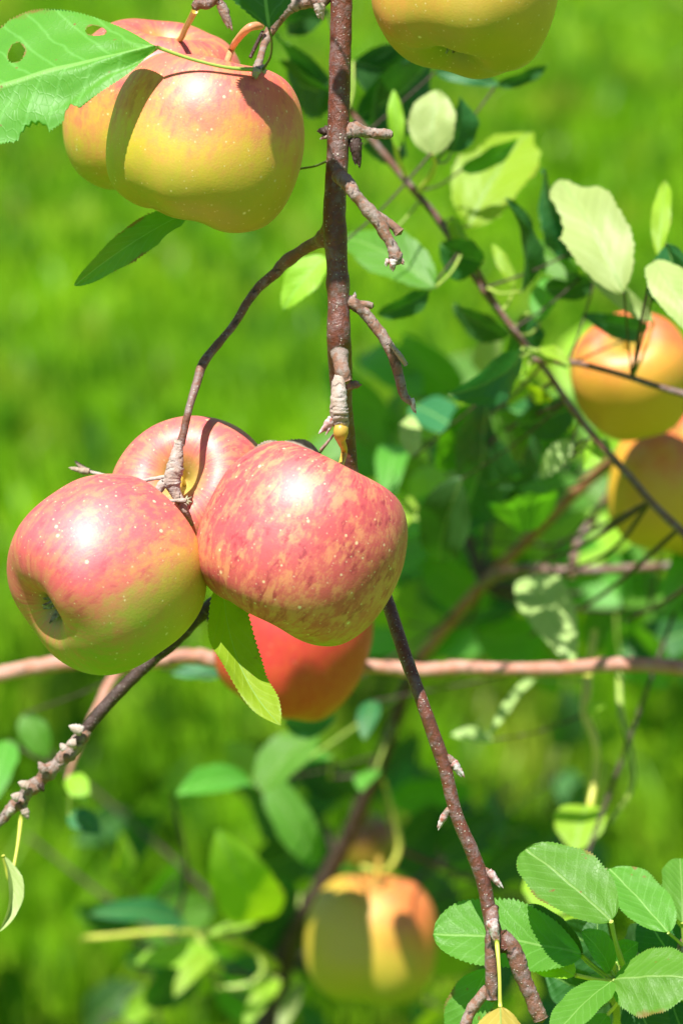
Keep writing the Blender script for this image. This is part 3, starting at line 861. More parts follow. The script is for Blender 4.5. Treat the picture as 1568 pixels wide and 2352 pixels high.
# leafy shoots above the frame: their leaves shade the stem, the side shoot, the right spur and two apples
def overhead(px, py, d, t, size, mat='leaf', k=0, plant=None):
    plant = plant or main
    """a leaf of the branch, T metres up the sun's path from the point it shades"""
    q = to_px(at(px, py, d) + SUN * t)
    res = auto_petiole(plant, q)
    s = res[0]
    h = size / 2
    n = SUN + 0.3 * Vector((math.sin(k * 2.3), math.cos(k * 1.7), 0))
    n.normalize()
    ax = n.cross(Vector((math.cos(k * 1.9), math.sin(k * 1.9), 0.1))).normalized()
    b3, t3 = at(*q) - ax * h * K * q[2], at(*q) + ax * h * K * q[2]
    nc = RC.transposed() @ n
    bb, tt = to_px(b3), to_px(t3)
    leaf(bb, tt, size * 0.68, M[mat], plant, nrm=tuple(nc), fold=0.15, nu=40, nv=8, serr=0.1, foreshort=False, petiole=[s, ((s[0] + bb[0]) / 2, (s[1] + bb[1]) / 2, (s[2] + bb[2]) / 2)], pw=7, seed=40 + k)
tube('side_shoot', [(795, -700, 1.51, 36), (900, -820, 1.47, 28), (1040, -900, 1.42, 22), (1180, -980, 1.38, 14)], M['bark'], main, sides=12, seed=50)
tube('side_shoot', [(795, -640, 1.51, 34), (680, -760, 1.47, 26), (560, -860, 1.43, 20), (430, -900, 1.40, 12)], M['bark'], main, sides=12, seed=51)
overhead(752, 556, 1.50, 0.20, 170, k=1)
overhead(912, 868, 1.50, 0.30, 150, k=3)
overhead(800, 200, 1.50, 0.17, 90, k=4)
overhead(1150, 30, 1.50, 0.15, 170, k=5)

# ------------------------------------------------------------------ foreground apples
a_big = (0.46, 0.88, -0.04)
apple(697, 1243, 1.488, 233, a_big, apple_mat('skin_striped_red', 3.0, local_dir(a_big, 0, (-0.25, 0.75, 0.6)), -0.90, 0.05, red=(0.42, 0.005, 0.040), orange=(0.74, 0.17, 0.14),
      yellow=(0.66, 0.36, 0.10), green=(0.24, 0.32, 0.02), green_z=(-0.55, -0.95), stripe=0.85, russet=0.35),
      "red striped apple in the middle hanging under the pale spur, largest in view", stem=[(790, 1040, 1.505, 15), (783, 1012, 1.492, 21), (782, 994, 1.484, 35), (784, 980, 1.484, 33)], stretch=0.93, seed=1, lobes=0.010)
a_left = (0.73, 0.50, -0.46)
apple(249, 1313, 1.486, 218, a_left, apple_mat('skin_pink_blush', 8.0, local_dir(a_left, 0, (-0.55, 0.75, 0.35)), -0.45, 0.45, red=(0.56, 0.026, 0.085), orange=(0.78, 0.24, 0.15),
      yellow=(0.62, 0.46, 0.05), green=(0.20, 0.33, 0.015), green_z=(0.5, -0.9), stripe=0.55),
      "pink and green apple at lower left with its dried blossom end facing down left", stem=[(360, 1140, 1.52, 12), (375, 1120, 1.51, 13)], stretch=0.94, seed=2.4, lobes=0.022, cs=1.3)
a_back = (-0.16, 0.30, 0.94)
apple(442, 1142, 1.545, 186, a_back, apple_mat('skin_pale_pink', 13.0, local_dir(a_back, 0, (-0.2, 0.75, 0.5)), -0.5, 0.45, red=(0.58, 0.04, 0.09), orange=(0.78, 0.30, 0.16),
      yellow=(0.72, 0.56, 0.08), green=(0.34, 0.40, 0.03), green_z=(-0.6, -1.3), stripe=0.5),
      "pale pink apple behind the twig, its stalk hollow towards us, between two larger apples", stem=[(412, 1125, 1.515, 10), (405, 1115, 1.507, 12)], seed=3.3, calyx=True)
a_tf = (0.24, 0.96, 0.03)
apple(475, 320, 1.497, 220, a_tf, apple_mat('skin_golden_pink', 5.0, local_dir(a_tf, 0, (0.1, 0.98, 0.15)), -0.25, 0.65, red=(0.60, 0.06, 0.08), orange=(0.78, 0.28, 0.12),
      yellow=(0.62, 0.43, 0.02), green=(0.26, 0.29, 0.015), green_z=(0.0, -0.95), stripe=0.55),
      "golden apple with a pink top at upper left, in front of another apple", stem=[(530, 118, 1.515, 15), (545, 92, 1.505, 16), (572, 64, 1.495, 19), (600, 58, 1.50, 18)], stem_mat=M['stem_p'], seed=0.6, stretch=0.92, lobes=0.028)
a_tb = (0.14, 0.93, 0.22)
apple(358, 248, 1.585, 206, a_tb, apple_mat('skin_orange_pink', 17.0, local_dir(a_tb, 0, (-0.2, 0.9, 0.3)), -0.3, 0.7, red=(0.56, 0.03, 0.08), orange=(0.76, 0.24, 0.11),
      yellow=(0.60, 0.42, 0.03), green=(0.28, 0.32, 0.02), green_z=(-0.2, -0.9), stripe=0.6),
      "orange pink apple at upper left, half hidden behind the golden apple and green leaf", stem=[(412, 92, 1.56, 13), (428, 62, 1.54, 14), (448, 24, 1.51, 17)], seed=4.1)
a_tr = (0.17, 0.97, -0.14)
apple(1073, -56, 1.500, 218, a_tr, apple_mat('skin_golden_green', 21.0, local_dir(a_tr, 0, (-0.5, 0.8, 0.3)), -0.15, 1.1, red=(0.62, 0.12, 0.04), orange=(0.68, 0.30, 0.05),
      yellow=(0.62, 0.38, 0.03), green=(0.27, 0.27, 0.02), green_z=(-0.2, -1.1), stripe=0.5),
      "yellow green apple cut off by the top edge, showing its dark blossom end", stem=[(1105, -300, 1.50, 14), (1120, -380, 1.50, 16)], seed=5.2)
tube('side_shoot', [(790, -420, 1.51, 34), (900, -470, 1.505, 26), (1040, -430, 1.50, 22), (1125, -375, 1.50, 20)], M['bark'], main, sides=14, seed=52)

# ================================================================== LEAFY TWIG, lower right, in focus
tw = thing('leafy_twig', at(1700, 2150, 1.54), "twig with a cluster of green serrated leaves at the lower right corner", 'twig')
tube('twig_stem', [(1760, 2010, 1.58, 26), (1640, 2110, 1.56, 24), (1566, 2170, 1.545, 20), (1560, 2240, 1.545, 16), (1500, 2262, 1.545, 14), (1425, 2252, 1.54, 16), (1398, 2258, 1.535, 13)], M['bark_mid'], tw, rings=0.08, ring_step=0.003, rough=0.06, seed=60)
tube('twig_stem', [(1566, 2170, 1.545, 14), (1572, 2200, 1.54, 12), (1562, 2225, 1.54, 10)], M['bark_pale'], tw, rings=0.1, rough=0.1, seed=61)
hub = (1420, 2252, 1.54)
def tl(b, t, w, m, n, pet=None, **kw):
    kw.setdefault('nu', 100); kw.setdefault('nv', 16); kw.setdefault('serr', 0.10)
    return leaf(b, t, w, M[m], tw, nrm=n, petiole=pet or [hub, ((hub[0] + b[0]) / 2, (hub[1] + b[1]) / 2 + 8, (hub[2] + b[2]) / 2)], **kw)
tl((1402, 2116, 1.50), (1206, 1950, 1.525), 150, 'leaf_edge', (0.05, 0.75, 0.65), fold=0.12, curl=0.03, shape=(0.55, 0.50), pet=[(1428, 2215, 1.53), (1412, 2160, 1.51)], pw=12, seed=101)
tl((1533, 2142, 1.52), (1398, 1995, 1.55), 108, 'leaf_edge', (0.15, 0.70, 0.70), fold=0.15, curl=0.02, shape=(0.55, 0.48), pet=[(1568, 2172, 1.545), (1552, 2158, 1.53)], pw=8, seed=102)
tl((1566, 2120, 1.54), (1560, 1972, 1.57), 92, 'leaf', (0.1, 0.75, 0.65), fold=0.15, curl=0.04, shape=(0.6, 0.5), pet=[(1570, 2175, 1.545)], pw=8, seed=103)
tl((1335, 2192, 1.53), (994, 2146, 1.52), 155, 'leaf', (0.0, 0.70, 0.72), fold=0.18, curl=0.05, shape=(0.62, 0.45), pet=[(1415, 2255, 1.54), (1370, 2222, 1.535)], pw=7, seed=104)
tl((1320, 2240, 1.525), (1180, 2182, 1.53), 82, 'leaf_yg', (0.1, 0.70, 0.70), fold=0.2, curl=0.06, shape=(0.6, 0.55), pet=[(1420, 2256, 1.54), (1370, 2250, 1.53)], pw=11, pmat=M['petiole_y'], seed=105)
tl((1335, 2196, 1.545), (1205, 2080, 1.54), 66, 'leaf_deep', (0.45, -0.30, 0.8), fold=0.25, shape=(0.6, 0.5), pet=[(1400, 2250, 1.54), (1352, 2215, 1.545)], pw=9, seed=106)
tl((1408, 2250, 1.515), (1595, 2246, 1.50), 152, 'leaf_edge', (-0.05, 0.66, 0.75), fold=-0.22, curl=0.05, shape=(0.48, 0.50), pet=[(1418, 2256, 1.53)], pw=7, seed=107, nv=20)
tl((1402, 2255, 1.51), (1268, 2385, 1.475), 78, 'leaf', (-0.2, 0.62, 0.75), fold=0.15, curl=0.05, shape=(0.55, 0.55), pet=[(1425, 2254, 1.535)], pw=6, seed=108)
tl((1400, 2232, 1.54), (1335, 2140, 1.53), 58, 'leaf', (0.3, 0.45, 0.8), fold=0.4, shape=(0.6, 0.5), pet=[(1418, 2252, 1.54)], pw=6, seed=109)
tl((1378, 2196, 1.56), (1372, 2105, 1.56), 60, 'leaf_deep', (-0.4, -0.4, 0.8), fold=0.3, shape=(0.6, 0.5), pet=[(1415, 2250, 1.545)], pw=6, seed=110)
tl((1415, 2210, 1.555), (1465, 2165, 1.55), 60, 'leaf', (0.3, 0.6, 0.7), fold=0.3, pet=[(1420, 2250, 1.545)], pw=5, seed=111)
tl((1560, 2225, 1.55), (1480, 2100, 1.57), 110, 'leaf_deep', (0.2, -0.4, 0.8), fold=0.3, pet=[(1565, 2235, 1.545)], pw=5, seed=112)
tl((1395, 2330, 1.55), (1330, 2420, 1.55), 60, 'leaf', (0.2, 0.6, 0.7), fold=0.3, pet=[(1425, 2256, 1.54), (1418, 2300, 1.545)], pw=9, pmat=M['petiole_y'], seed=113)
tl((1385, 2285, 1.545), (1340, 2310, 1.545), 16, 'leaf_pale', (0.1, 0.7, 0.7), fold=0.5, pet=[(1420, 2256, 1.54)], pw=5, seed=114)
tl((1450, 2290, 1.57), (1520, 2420, 1.57), 110, 'leaf_deep', (0.2, -0.4, 0.8), fold=0.3, pet=[(1440, 2254, 1.545)], pw=6, seed=115)
tl((1425, 2300, 1.60), (1540, 2330, 1.60), 130, 'leaf_deep', (0.2, -0.5, 0.8), fold=0.2, pet=[(1420, 2256, 1.545)], pw=6, seed=117)  # dark leaves added from here: shade of the gaps put into their colour
tl((1400, 2300, 1.60), (1290, 2340, 1.61), 110, 'leaf_deep', (-0.2, -0.5, 0.8), fold=0.2, pet=[(1420, 2256, 1.545)], pw=6, seed=118)
tl((1420, 2200, 1.59), (1290, 2120, 1.60), 110, 'leaf_deep', (-0.2, -0.5, 0.8), fold=0.2, pet=[(1420, 2252, 1.545)], pw=6, seed=119)
tl((1440, 2230, 1.585), (1500, 2120, 1.60), 110, 'leaf_deep', (-0.2, -0.5, 0.8), fold=0.2, pet=[(1425, 2252, 1.545)], pw=6, seed=120)
tl((1540, 2300, 1.58), (1590, 2420, 1.58), 110, 'leaf_deep', (0.0, -0.5, 0.8), fold=0.2, pet=[(1500, 2262, 1.545)], pw=6, seed=121)
tl((1380, 2280, 1.59), (1250, 2230, 1.60), 100, 'leaf_deep', (0.2, -0.4, 0.8), fold=0.3, pet=[(1420, 2256, 1.545)], pw=6, seed=116)

# ================================================================== BACKGROUND BRANCHES
G = "apple branches out of focus behind the hanging apples"
# 1. horizontal pinkish branch
hb = thing('apple_branch', at(1700, 1535, 2.0), "straight pink lit branch crossing behind the apples from edge to edge", 'branch')
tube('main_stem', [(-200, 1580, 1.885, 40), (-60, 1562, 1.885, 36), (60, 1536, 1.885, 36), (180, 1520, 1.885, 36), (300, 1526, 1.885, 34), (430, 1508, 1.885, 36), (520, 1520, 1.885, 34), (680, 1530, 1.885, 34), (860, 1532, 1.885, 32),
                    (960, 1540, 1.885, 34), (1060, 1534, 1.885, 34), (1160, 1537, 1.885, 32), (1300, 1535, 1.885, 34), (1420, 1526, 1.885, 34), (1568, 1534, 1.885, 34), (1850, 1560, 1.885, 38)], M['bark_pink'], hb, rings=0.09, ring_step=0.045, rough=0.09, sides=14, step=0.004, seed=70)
tube('side_shoot', [(330, 1526, 2.0, 24), (270, 1545, 1.98, 24), (225, 1625, 1.96, 20), (180, 1720, 1.95, 14), (155, 1790, 1.95, 10)], M['bark_pink'], hb, rough=0.06, sides=10, step=0.004, seed=71)
# hanging yellowish shoots
tube('side_shoot', [(1365, 1450, 2.02, 16), (1352, 1530, 2.0, 18), (1346, 1590, 1.98, 22), (1342, 1640, 1.97, 20), (1365, 1700, 1.96, 20), (1368, 1770, 1.96, 19), (1352, 1860, 1.95, 16)], M['petiole_y'], hb, rough=0.08, sides=10, step=0.004, seed=72)
tube('side_shoot', [(1420, 1535, 2.0, 14), (1425, 1640, 1.98, 16), (1447, 1720, 1.98, 15), (1450, 1810, 1.98, 13), (1400, 1890, 1.98, 8)], M['petiole'], hb, rough=0.08, sides=10, step=0.004, seed=73)
for a in (((1340, 1640, 1.97), (1392, 1618, 1.96), 26, 'leaf_yg', 'bright'), ((1345, 1850, 1.95), (1320, 1960, 1.95), 120, 'leaf_yg', 'bright'),
          ((165, 1780, 1.95), (200, 1850, 1.95), 54, 'leaf_yg', 'bright'), ((160, 1870, 1.96), (232, 1915, 1.96), 56, 'leaf_teal', 'bright'), ((508, 1550, 2.02), (395, 1548, 2.02), 34, 'leaf_teal', 'bright'),
          ((55, 1640, 2.05), (110, 1740, 2.05), 70, 'leaf', 'mid'), ((1225, 1560, 2.0), (1120, 1700, 1.98), 24, 'leaf_pale', 'bright'), ((1130, 1700, 1.98), (1035, 1688, 1.97), 34, 'leaf_pale', 'bright'),
          ((858, 1610, 2.05), (835, 1700, 2.05), 50, 'leaf_teal', 'bright'), ((20, 1700, 2.0), (-20, 1850, 2.0), 80, 'leaf', 'bright')):
    bleaf(a[0], a[1], a[2], M[a[3]], hb, a[4], curl=0.1)

# 2. long diagonal limb with foliage low behind
dg = thing('apple_branch', at(600, 2500, 2.4), "thick dark limb rising diagonally behind the apples, with shaded leaves round its foot", 'branch')
tube('main_stem', [(540, 2640, 2.30, 62), (600, 2400, 2.30, 56), (650, 2210, 2.30, 50), (705, 2090, 2.28, 43), (775, 1970, 2.26, 38), (830, 1850, 2.24, 35), (880, 1730, 2.22, 34), (925, 1600, 2.20, 32), (965, 1510, 2.18, 30)], M['bark_dark_shaded'], dg, rough=0.06, sides=14, step=0.004, seed=80)  # deep shade of the limb's lower part is put into the bark colour
tube('main_stem', [(965, 1510, 2.18, 30), (1040, 1420, 2.16, 29), (1120, 1330, 2.14, 29), (1200, 1250, 2.12, 27), (1290, 1160, 2.10, 26), (1380, 1080, 2.08, 27), (1450, 1035, 2.05, 29), (1540, 1022, 2.02, 26), (1700, 1040, 2.0, 24)], M['bark_sunlit_orange'], dg, rough=0.06, sides=14, step=0.004, seed=86)  # same limb higher up, its sunlit tone put into the bark colour
tube('side_shoot', [(640, 2225, 2.30, 26), (560, 2170, 2.25, 14), (420, 2140, 2.22, 13), (190, 2156, 2.2, 14)], M['petiole_y'], dg, rough=0.05, sides=10, step=0.005, seed=83)
tube('side_shoot', [(500, 2270, 2.24, 12), (570, 2262, 2.24, 14), (605, 2230, 2.24, 14), (590, 2190, 2.24, 10)], M['petiole'], dg, rough=0.05, sides=10, step=0.005, seed=84)
tube('side_shoot', [(830, 1990, 2.25, 10), (885, 2000, 2.24, 10), (916, 1950, 2.24, 14), (905, 1880, 2.24, 10), (880, 1790, 2.24, 8)], M['petiole_y'], dg, rough=0.05, sides=10, step=0.005, seed=85)
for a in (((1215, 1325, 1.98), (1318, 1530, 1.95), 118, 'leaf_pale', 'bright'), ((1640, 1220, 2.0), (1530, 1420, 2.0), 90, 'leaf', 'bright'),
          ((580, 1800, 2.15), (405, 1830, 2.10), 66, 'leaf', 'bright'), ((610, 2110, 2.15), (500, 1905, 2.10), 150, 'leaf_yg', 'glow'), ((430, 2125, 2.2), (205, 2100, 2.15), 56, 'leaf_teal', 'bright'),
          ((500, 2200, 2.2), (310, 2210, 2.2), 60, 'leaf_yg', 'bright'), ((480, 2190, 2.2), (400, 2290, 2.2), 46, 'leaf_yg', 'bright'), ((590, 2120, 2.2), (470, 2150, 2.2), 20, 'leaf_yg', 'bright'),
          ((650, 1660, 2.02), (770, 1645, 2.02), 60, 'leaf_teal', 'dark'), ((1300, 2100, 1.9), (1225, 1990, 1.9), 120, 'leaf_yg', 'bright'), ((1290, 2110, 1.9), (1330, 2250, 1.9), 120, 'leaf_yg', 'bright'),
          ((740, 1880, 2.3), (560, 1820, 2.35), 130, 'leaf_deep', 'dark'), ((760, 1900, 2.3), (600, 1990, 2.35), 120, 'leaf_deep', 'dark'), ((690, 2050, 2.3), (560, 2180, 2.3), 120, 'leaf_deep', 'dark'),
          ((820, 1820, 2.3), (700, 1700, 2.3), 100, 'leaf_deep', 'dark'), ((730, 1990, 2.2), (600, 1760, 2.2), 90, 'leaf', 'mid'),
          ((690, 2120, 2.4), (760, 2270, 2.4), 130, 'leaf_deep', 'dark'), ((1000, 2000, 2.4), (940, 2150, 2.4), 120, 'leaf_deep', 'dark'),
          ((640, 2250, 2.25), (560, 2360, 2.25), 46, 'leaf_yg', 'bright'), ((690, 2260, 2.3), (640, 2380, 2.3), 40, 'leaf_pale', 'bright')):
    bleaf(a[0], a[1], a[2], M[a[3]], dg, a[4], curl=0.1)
leafmix = ['leaf', 'leaf', 'leaf_yg', 'leaf_deep', 'leaf_deep', 'leaf_teal', 'leaf_edge']
tones = ['dark', 'dark', 'mid', 'bright', 'bright', 'glow']
def scatter(parent, n, x0, x1, y0, y1, d0, d1, rnd, lmix=leafmix, tn=tones, size=(110, 210), avoid=None):
    k = 0
    while k < n:
        x, y, d = rnd.uniform(x0, x1), rnd.uniform(y0, y1), rnd.uniform(d0, d1)
        if avoid and avoid(x, y): continue
        a = rnd.uniform(0, 6.283); L = rnd.uniform(*size)
        bleaf((x, y, d), (x + math.cos(a) * L, y + math.sin(a) * L * 0.8 , d + rnd.uniform(-.04, .04)), L * rnd.uniform(0.4, 0.6), M[rnd.choice(lmix)], parent, rnd.choice(tn), curl=rnd.uniform(-.1, .2), pw=6,
              nu=14, nv=4)
        k += 1
def twigs(parent, n, y0, y1, x0, x1, d0, d1, rnd):
    root = parent
    pts = [p for p in STEM_PTS[root.name]]
    for k in range(n):
        x, y, d = rnd.uniform(x0, x1), rnd.uniform(y0, y1), rnd.uniform(d0, d1)
        q = at(x, y, d)
        c = min(pts, key=lambda p: (p[0] - q).length)[0]
        s = to_px(c)
        tube('twig', [(s[0], s[1], s[2], 12), ((s[0] + x) / 2 + rnd.uniform(-30, 30), (s[1] + y) / 2 + rnd.uniform(-20, 30), (s[2] + d) / 2, 10), (x, y, d, 7)], M['bark_dark_shaded'], parent, sides=8, step=0.008, seed=200 + k)
rb = random.Random(21)
twigs(dg, 16, 1650, 2380, 60, 1500, 2.2, 2.9, rb)
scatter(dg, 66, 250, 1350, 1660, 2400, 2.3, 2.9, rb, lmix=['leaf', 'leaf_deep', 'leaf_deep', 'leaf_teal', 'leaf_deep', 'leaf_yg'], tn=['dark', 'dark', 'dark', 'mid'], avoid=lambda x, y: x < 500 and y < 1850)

# unseen leaves added above the frame: they dapple the grass low in the picture
def shade_canopy(n, rnd):
    verts, faces, uvs = [], [], []
    for k in range(n):
        gx, gy = rnd.uniform(-1.0, 1.0), 3.0 + 2.1 * rnd.random()
        if noise.noise(Vector((gx * 5.5, gy * 2.6, 4))) + 0.18 * rnd.random() < 0.03: continue
        h = rnd.uniform(2.3, 2.9)
        c = Vector((gx, gy, 0)) + SUN * (h / SUN.z)
        if k % 5 == 0:                                   # further unseen leaves of the added canopy, to shade the limb's foot
            qx, qy, qd = rnd.uniform(420, 1420), rnd.uniform(1720, 2380), rnd.uniform(2.28, 2.9)
            if 640 < qx < 1080 and 1980 < qy and qd < 2.5: continue
            if noise.noise(Vector((qx * 0.006, qy * 0.006, 8))) < -0.12: continue
            c = at(qx, qy, qd) + SUN * rnd.uniform(0.85, 1.15)
        a = Vector((rnd.gauss(0, 1), rnd.gauss(0, 1), rnd.gauss(0, .5))).normalized()
        nn = (SUN + 0.5 * Vector((rnd.gauss(0, 1), rnd.gauss(0, 1), 0))).normalized()
        b = nn.cross(a).normalized(); a = b.cross(nn)
        L, W = rnd.uniform(.07, .10), rnd.uniform(.022, .030)
        k0 = len(verts)
        for u, w in ((0, 0.05), (.2, .8), (.45, 1), (.75, .65), (1, 0.02)):
            for sg in (-1, 0, 1):
                verts.append(c + a * L * (u - .5) + b * W * w * sg + nn * (0.2 * W * abs(sg) - 0.1 * L * u * u)); uvs.append((u, .5 + .5 * sg * w))
        for i in range(4):
            for j in range(2):
                q = k0 + i * 3 + j
                faces.append((q, q + 1, q + 4, q + 3))
    o = mesh_obj('shade_foliage', verts, faces, M['leaf'], dg, uvs=uvs)  # added unseen leaves that only cast shade, parented to the limb
    o["kind"] = "stuff"
tube('side_shoot', [(1700, 1040, 2.0, 24), (1900, 200, 2.3, 22), (1700, -700, 2.8, 20), (1100, -1000, 3.2, 16), (500, -1050, 3.4, 10)], M['bark_dark_shaded'], dg, sides=8, step=0.02, seed=99)
shade_canopy(2000, random.Random(77))

# 3. thin leafy branch at the right
rt = thing('apple_branch', at(1500, 1110, 1.8), "thin leafy branch slanting down the right side, dense with pale and dark leaves", 'branch')
tube('main_stem', [(800, 250, 1.80, 16), (870, 340, 1.80, 17), (940, 425, 1.80, 17), (1010, 510, 1.80, 16), (1090, 640, 1.80, 14), (1165, 740, 1.80, 16), (1215, 805, 1.80, 16), (1262, 862, 1.80, 14), (1310, 935, 1.80, 16),
                    (1370, 1010, 1.80, 16), (1440, 1090, 1.80, 18), (1510, 1170, 1.80, 19), (1640, 1290, 1.80, 20)], M['bark_mid'], rt, rough=0.06, sides=12, step=0.004, seed=90)
tube('side_shoot', [(1230, 825, 1.80, 18), (1310, 832, 1.78, 15), (1380, 848, 1.77, 14), (1450, 868, 1.76, 14), (1510, 888, 1.76, 15), (1640, 925, 1.76, 18)], M['bark_mid'], rt, rough=0.06, sides=12, step=0.004, seed=91)
tube('side_shoot', [(1180, 755, 1.80, 12), (1140, 700, 1.80, 12), (1095, 620, 1.79, 12), (1070, 560, 1.78, 9)], M['bark_dark_shaded'], rt, rough=0.06, sides=10, step=0.004, seed=92)
tube('side_shoot', [(960, 440, 1.80, 12), (985, 410, 1.78, 14), (998, 375, 1.77, 11), (990, 352, 1.76, 9)], M['petiole_y'], rt, sides=10, step=0.004, seed=93)
tube('side_shoot', [(930, 405, 1.80, 9), (912, 360, 1.78, 10), (905, 300, 1.77, 10)], M['petiole_y'], rt, sides=10, step=0.004, seed=94)
tube('side_shoot', [(1300, 840, 1.8, 12), (1245, 815, 1.78, 20), (1200, 800, 1.77, 12)], M['petiole'], rt, sides=10, step=0.004, seed=95)
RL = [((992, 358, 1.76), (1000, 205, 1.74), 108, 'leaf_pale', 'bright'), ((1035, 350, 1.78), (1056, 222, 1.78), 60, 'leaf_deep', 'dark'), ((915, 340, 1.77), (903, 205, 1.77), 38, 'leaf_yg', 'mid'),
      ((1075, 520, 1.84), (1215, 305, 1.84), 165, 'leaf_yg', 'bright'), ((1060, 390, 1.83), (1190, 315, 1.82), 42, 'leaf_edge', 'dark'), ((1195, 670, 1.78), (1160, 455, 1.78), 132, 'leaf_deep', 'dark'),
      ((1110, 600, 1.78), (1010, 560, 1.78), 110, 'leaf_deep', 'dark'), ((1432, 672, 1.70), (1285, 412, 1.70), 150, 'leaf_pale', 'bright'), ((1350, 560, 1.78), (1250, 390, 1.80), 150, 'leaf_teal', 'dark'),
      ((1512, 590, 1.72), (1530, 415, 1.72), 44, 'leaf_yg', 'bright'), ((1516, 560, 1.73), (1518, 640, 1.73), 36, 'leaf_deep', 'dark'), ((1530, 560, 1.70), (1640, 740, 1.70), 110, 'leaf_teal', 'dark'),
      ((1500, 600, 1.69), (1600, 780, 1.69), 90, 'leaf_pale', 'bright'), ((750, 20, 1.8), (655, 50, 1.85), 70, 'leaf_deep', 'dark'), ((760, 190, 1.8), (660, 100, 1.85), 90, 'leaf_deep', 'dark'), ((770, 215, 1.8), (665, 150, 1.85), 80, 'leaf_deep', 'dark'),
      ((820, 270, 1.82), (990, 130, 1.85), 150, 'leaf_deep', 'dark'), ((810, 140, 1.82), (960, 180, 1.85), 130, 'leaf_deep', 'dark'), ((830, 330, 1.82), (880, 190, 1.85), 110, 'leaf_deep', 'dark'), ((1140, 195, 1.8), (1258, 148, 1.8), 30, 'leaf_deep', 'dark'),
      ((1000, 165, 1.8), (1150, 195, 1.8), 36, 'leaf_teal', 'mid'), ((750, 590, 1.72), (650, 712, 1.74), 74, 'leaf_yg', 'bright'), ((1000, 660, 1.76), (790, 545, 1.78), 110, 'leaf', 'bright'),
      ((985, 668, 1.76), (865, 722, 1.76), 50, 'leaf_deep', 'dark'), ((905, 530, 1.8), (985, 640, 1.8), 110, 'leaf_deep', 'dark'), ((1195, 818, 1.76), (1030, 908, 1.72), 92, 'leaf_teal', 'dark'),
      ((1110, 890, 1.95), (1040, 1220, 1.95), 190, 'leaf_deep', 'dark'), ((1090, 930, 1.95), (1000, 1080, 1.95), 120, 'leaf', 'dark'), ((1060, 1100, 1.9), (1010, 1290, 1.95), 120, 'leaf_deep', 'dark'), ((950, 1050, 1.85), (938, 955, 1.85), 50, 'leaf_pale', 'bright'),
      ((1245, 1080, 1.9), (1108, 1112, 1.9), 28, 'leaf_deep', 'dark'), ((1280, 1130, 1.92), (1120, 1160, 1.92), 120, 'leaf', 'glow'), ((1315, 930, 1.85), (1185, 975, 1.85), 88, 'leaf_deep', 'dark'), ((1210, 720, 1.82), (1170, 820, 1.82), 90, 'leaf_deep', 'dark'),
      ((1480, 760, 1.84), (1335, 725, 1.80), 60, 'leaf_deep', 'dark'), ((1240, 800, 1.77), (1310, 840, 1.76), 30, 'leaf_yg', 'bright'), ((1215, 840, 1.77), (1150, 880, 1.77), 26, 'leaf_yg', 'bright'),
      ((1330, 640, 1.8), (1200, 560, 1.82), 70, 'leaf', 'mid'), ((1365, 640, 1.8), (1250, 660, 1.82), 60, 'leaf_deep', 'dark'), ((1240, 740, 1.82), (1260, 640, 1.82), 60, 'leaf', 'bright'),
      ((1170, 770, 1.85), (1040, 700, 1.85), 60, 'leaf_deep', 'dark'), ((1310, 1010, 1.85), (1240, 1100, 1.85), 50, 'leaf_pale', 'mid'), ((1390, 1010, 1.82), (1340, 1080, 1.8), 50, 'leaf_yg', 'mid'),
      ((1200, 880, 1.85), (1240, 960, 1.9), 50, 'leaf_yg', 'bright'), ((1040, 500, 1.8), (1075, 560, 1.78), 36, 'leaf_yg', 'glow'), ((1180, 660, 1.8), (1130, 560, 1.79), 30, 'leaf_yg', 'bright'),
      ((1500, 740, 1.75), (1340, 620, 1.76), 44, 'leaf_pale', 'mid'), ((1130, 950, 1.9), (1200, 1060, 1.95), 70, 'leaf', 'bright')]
for a in RL:
    bleaf(a[0], a[1], a[2], M[a[3]], rt, a[4], curl=0.1, nu=44, nv=8, serr=0.10, wave=0.03, bites=((0.62, 1, 0.16, 0.30), (0.85, -1, 0.1, 0.3)) if a[2] > 140 else ())
rb2 = random.Random(33)
twigs(rt, 8, 880, 1480, 930, 1500, 1.9, 2.2, rb2)
scatter(rt, 24, 920, 1300, 850, 1250, 1.95, 2.2, rb2, lmix=['leaf', 'leaf', 'leaf_deep', 'leaf_yg', 'leaf_teal', 'leaf_pale'], tn=['dark', 'dark', 'mid', 'bright', 'bright'])

# 4. branch end behind, thick with mid green leaves
ms = thing('apple_branch', at(1750, 1290, 2.08), "grey blurred branch with a mass of mid green leaves, right of the striped apple", 'branch')
tube('main_stem', [(1105, 1345, 2.14, 24), (1150, 1318, 2.10, 26), (1220, 1306, 2.08, 26), (1290, 1312, 2.06, 24), (1400, 1308, 2.06, 22), (1530, 1300, 2.06, 20), (1700, 1290, 2.06, 20)], M['bark_mid'], ms, rough=0.08, sides=10, step=0.004, seed=81)
tube('side_shoot', [(1310, 1320, 2.07, 22), (1330, 1240, 2.1, 18), (1400, 1130, 2.1, 14)], M['bark_mid'], ms, rough=0.08, sides=10, step=0.004, seed=82)
twigs(ms, 12, 880, 1480, 930, 1540, 2.1, 2.3, rb2)
scatter(ms, 95, 900, 1560, 880, 1520, 2.2, 2.5, rb2, lmix=['leaf', 'leaf', 'leaf_edge', 'leaf_yg', 'leaf_deep'], tn=['dark', 'mid', 'mid', 'bright', 'bright'], size=(150, 270))

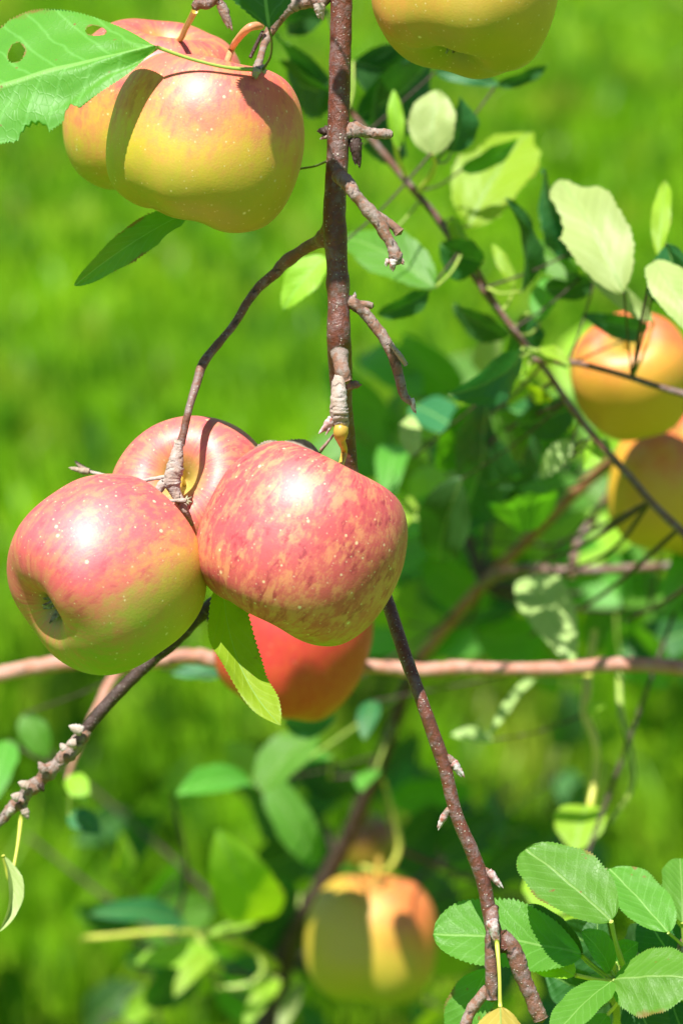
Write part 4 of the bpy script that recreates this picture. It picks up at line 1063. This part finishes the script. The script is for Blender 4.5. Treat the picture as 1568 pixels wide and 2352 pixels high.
# background apples
a5 = (0.3, 0.85, 0.3)
apple(680, 1460, 1.835, 176, a5, apple_mat('skin_deep_red', 31.0, local_dir(a5, 0, (0.1, 0.6, 0.6)), -1.1, 0.0, red=(0.58, 0.008, 0.02), orange=(0.72, 0.09, 0.012), yellow=(0.7, 0.3, 0.02), stripe=0.3, dots=0.3),
      "deep red blurred apple behind and below the striped apple", seed=6.1, ns=64)
a6 = (-0.2, 0.6, 0.7)
apple(1452, 858, 1.90, 138, a6, apple_mat('skin_orange_gold', 37.0, local_dir(a6, 0, (0.6, 0.7, 0.1)), -0.5, 0.5, red=(0.66, 0.08, 0.03), orange=(0.80, 0.32, 0.04), yellow=(0.76, 0.37, 0.03), green=(0.5, 0.34, 0.03), stripe=0.3, dots=0.3),
      "orange gold blurred apple at the right edge, crossed by a thin dark twig", seed=7.7, ns=64, spin=1)
a7 = (0.2, 0.9, 0.3)
apple(1552, 1112, 1.98, 158, a7, apple_mat('skin_orange_red_top', 41.0, local_dir(a7, 0, (0.2, 0.95, 0.1)), 0.1, 0.9, red=(0.70, 0.04, 0.03), orange=(0.80, 0.20, 0.03), yellow=(0.74, 0.40, 0.02), green=(0.5, 0.36, 0.02), stripe=0.3, dots=0.3),
      "orange apple with a red top at the right edge, behind the slanting branch", seed=8.9, ns=64)
a9 = (0.1, 0.95, 0.05)
apple(851, 2155, 2.24, 152, a9, apple_mat('skin_olive_gold', 47.0, local_dir(a9, 0, (0.75, 0.6, 0.1)), 0.0, 0.9, red=(0.66, 0.14, 0.03), orange=(0.76, 0.30, 0.06), yellow=(0.56, 0.40, 0.03), green=(0.34, 0.34, 0.025), stripe=0.3, dots=0.3),
      "large blurred olive and orange apple low in the middle beside the dark limb", seed=9.4, ns=64)
overhead(775, 2130, 2.21, 0.12, 190, k=11, plant=dg)
overhead(800, 2235, 2.21, 0.16, 200, k=16, plant=dg)
overhead(955, 2215, 2.22, 0.14, 90, k=18, plant=dg)
a10 = (0, 0.9, 0.3)
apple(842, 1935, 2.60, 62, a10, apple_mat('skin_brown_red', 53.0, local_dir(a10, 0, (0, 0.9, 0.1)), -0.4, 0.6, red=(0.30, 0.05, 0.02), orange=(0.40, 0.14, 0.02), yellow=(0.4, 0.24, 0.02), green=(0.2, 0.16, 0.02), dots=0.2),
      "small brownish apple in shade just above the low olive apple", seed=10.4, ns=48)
print('objects', len(bpy.data.objects))
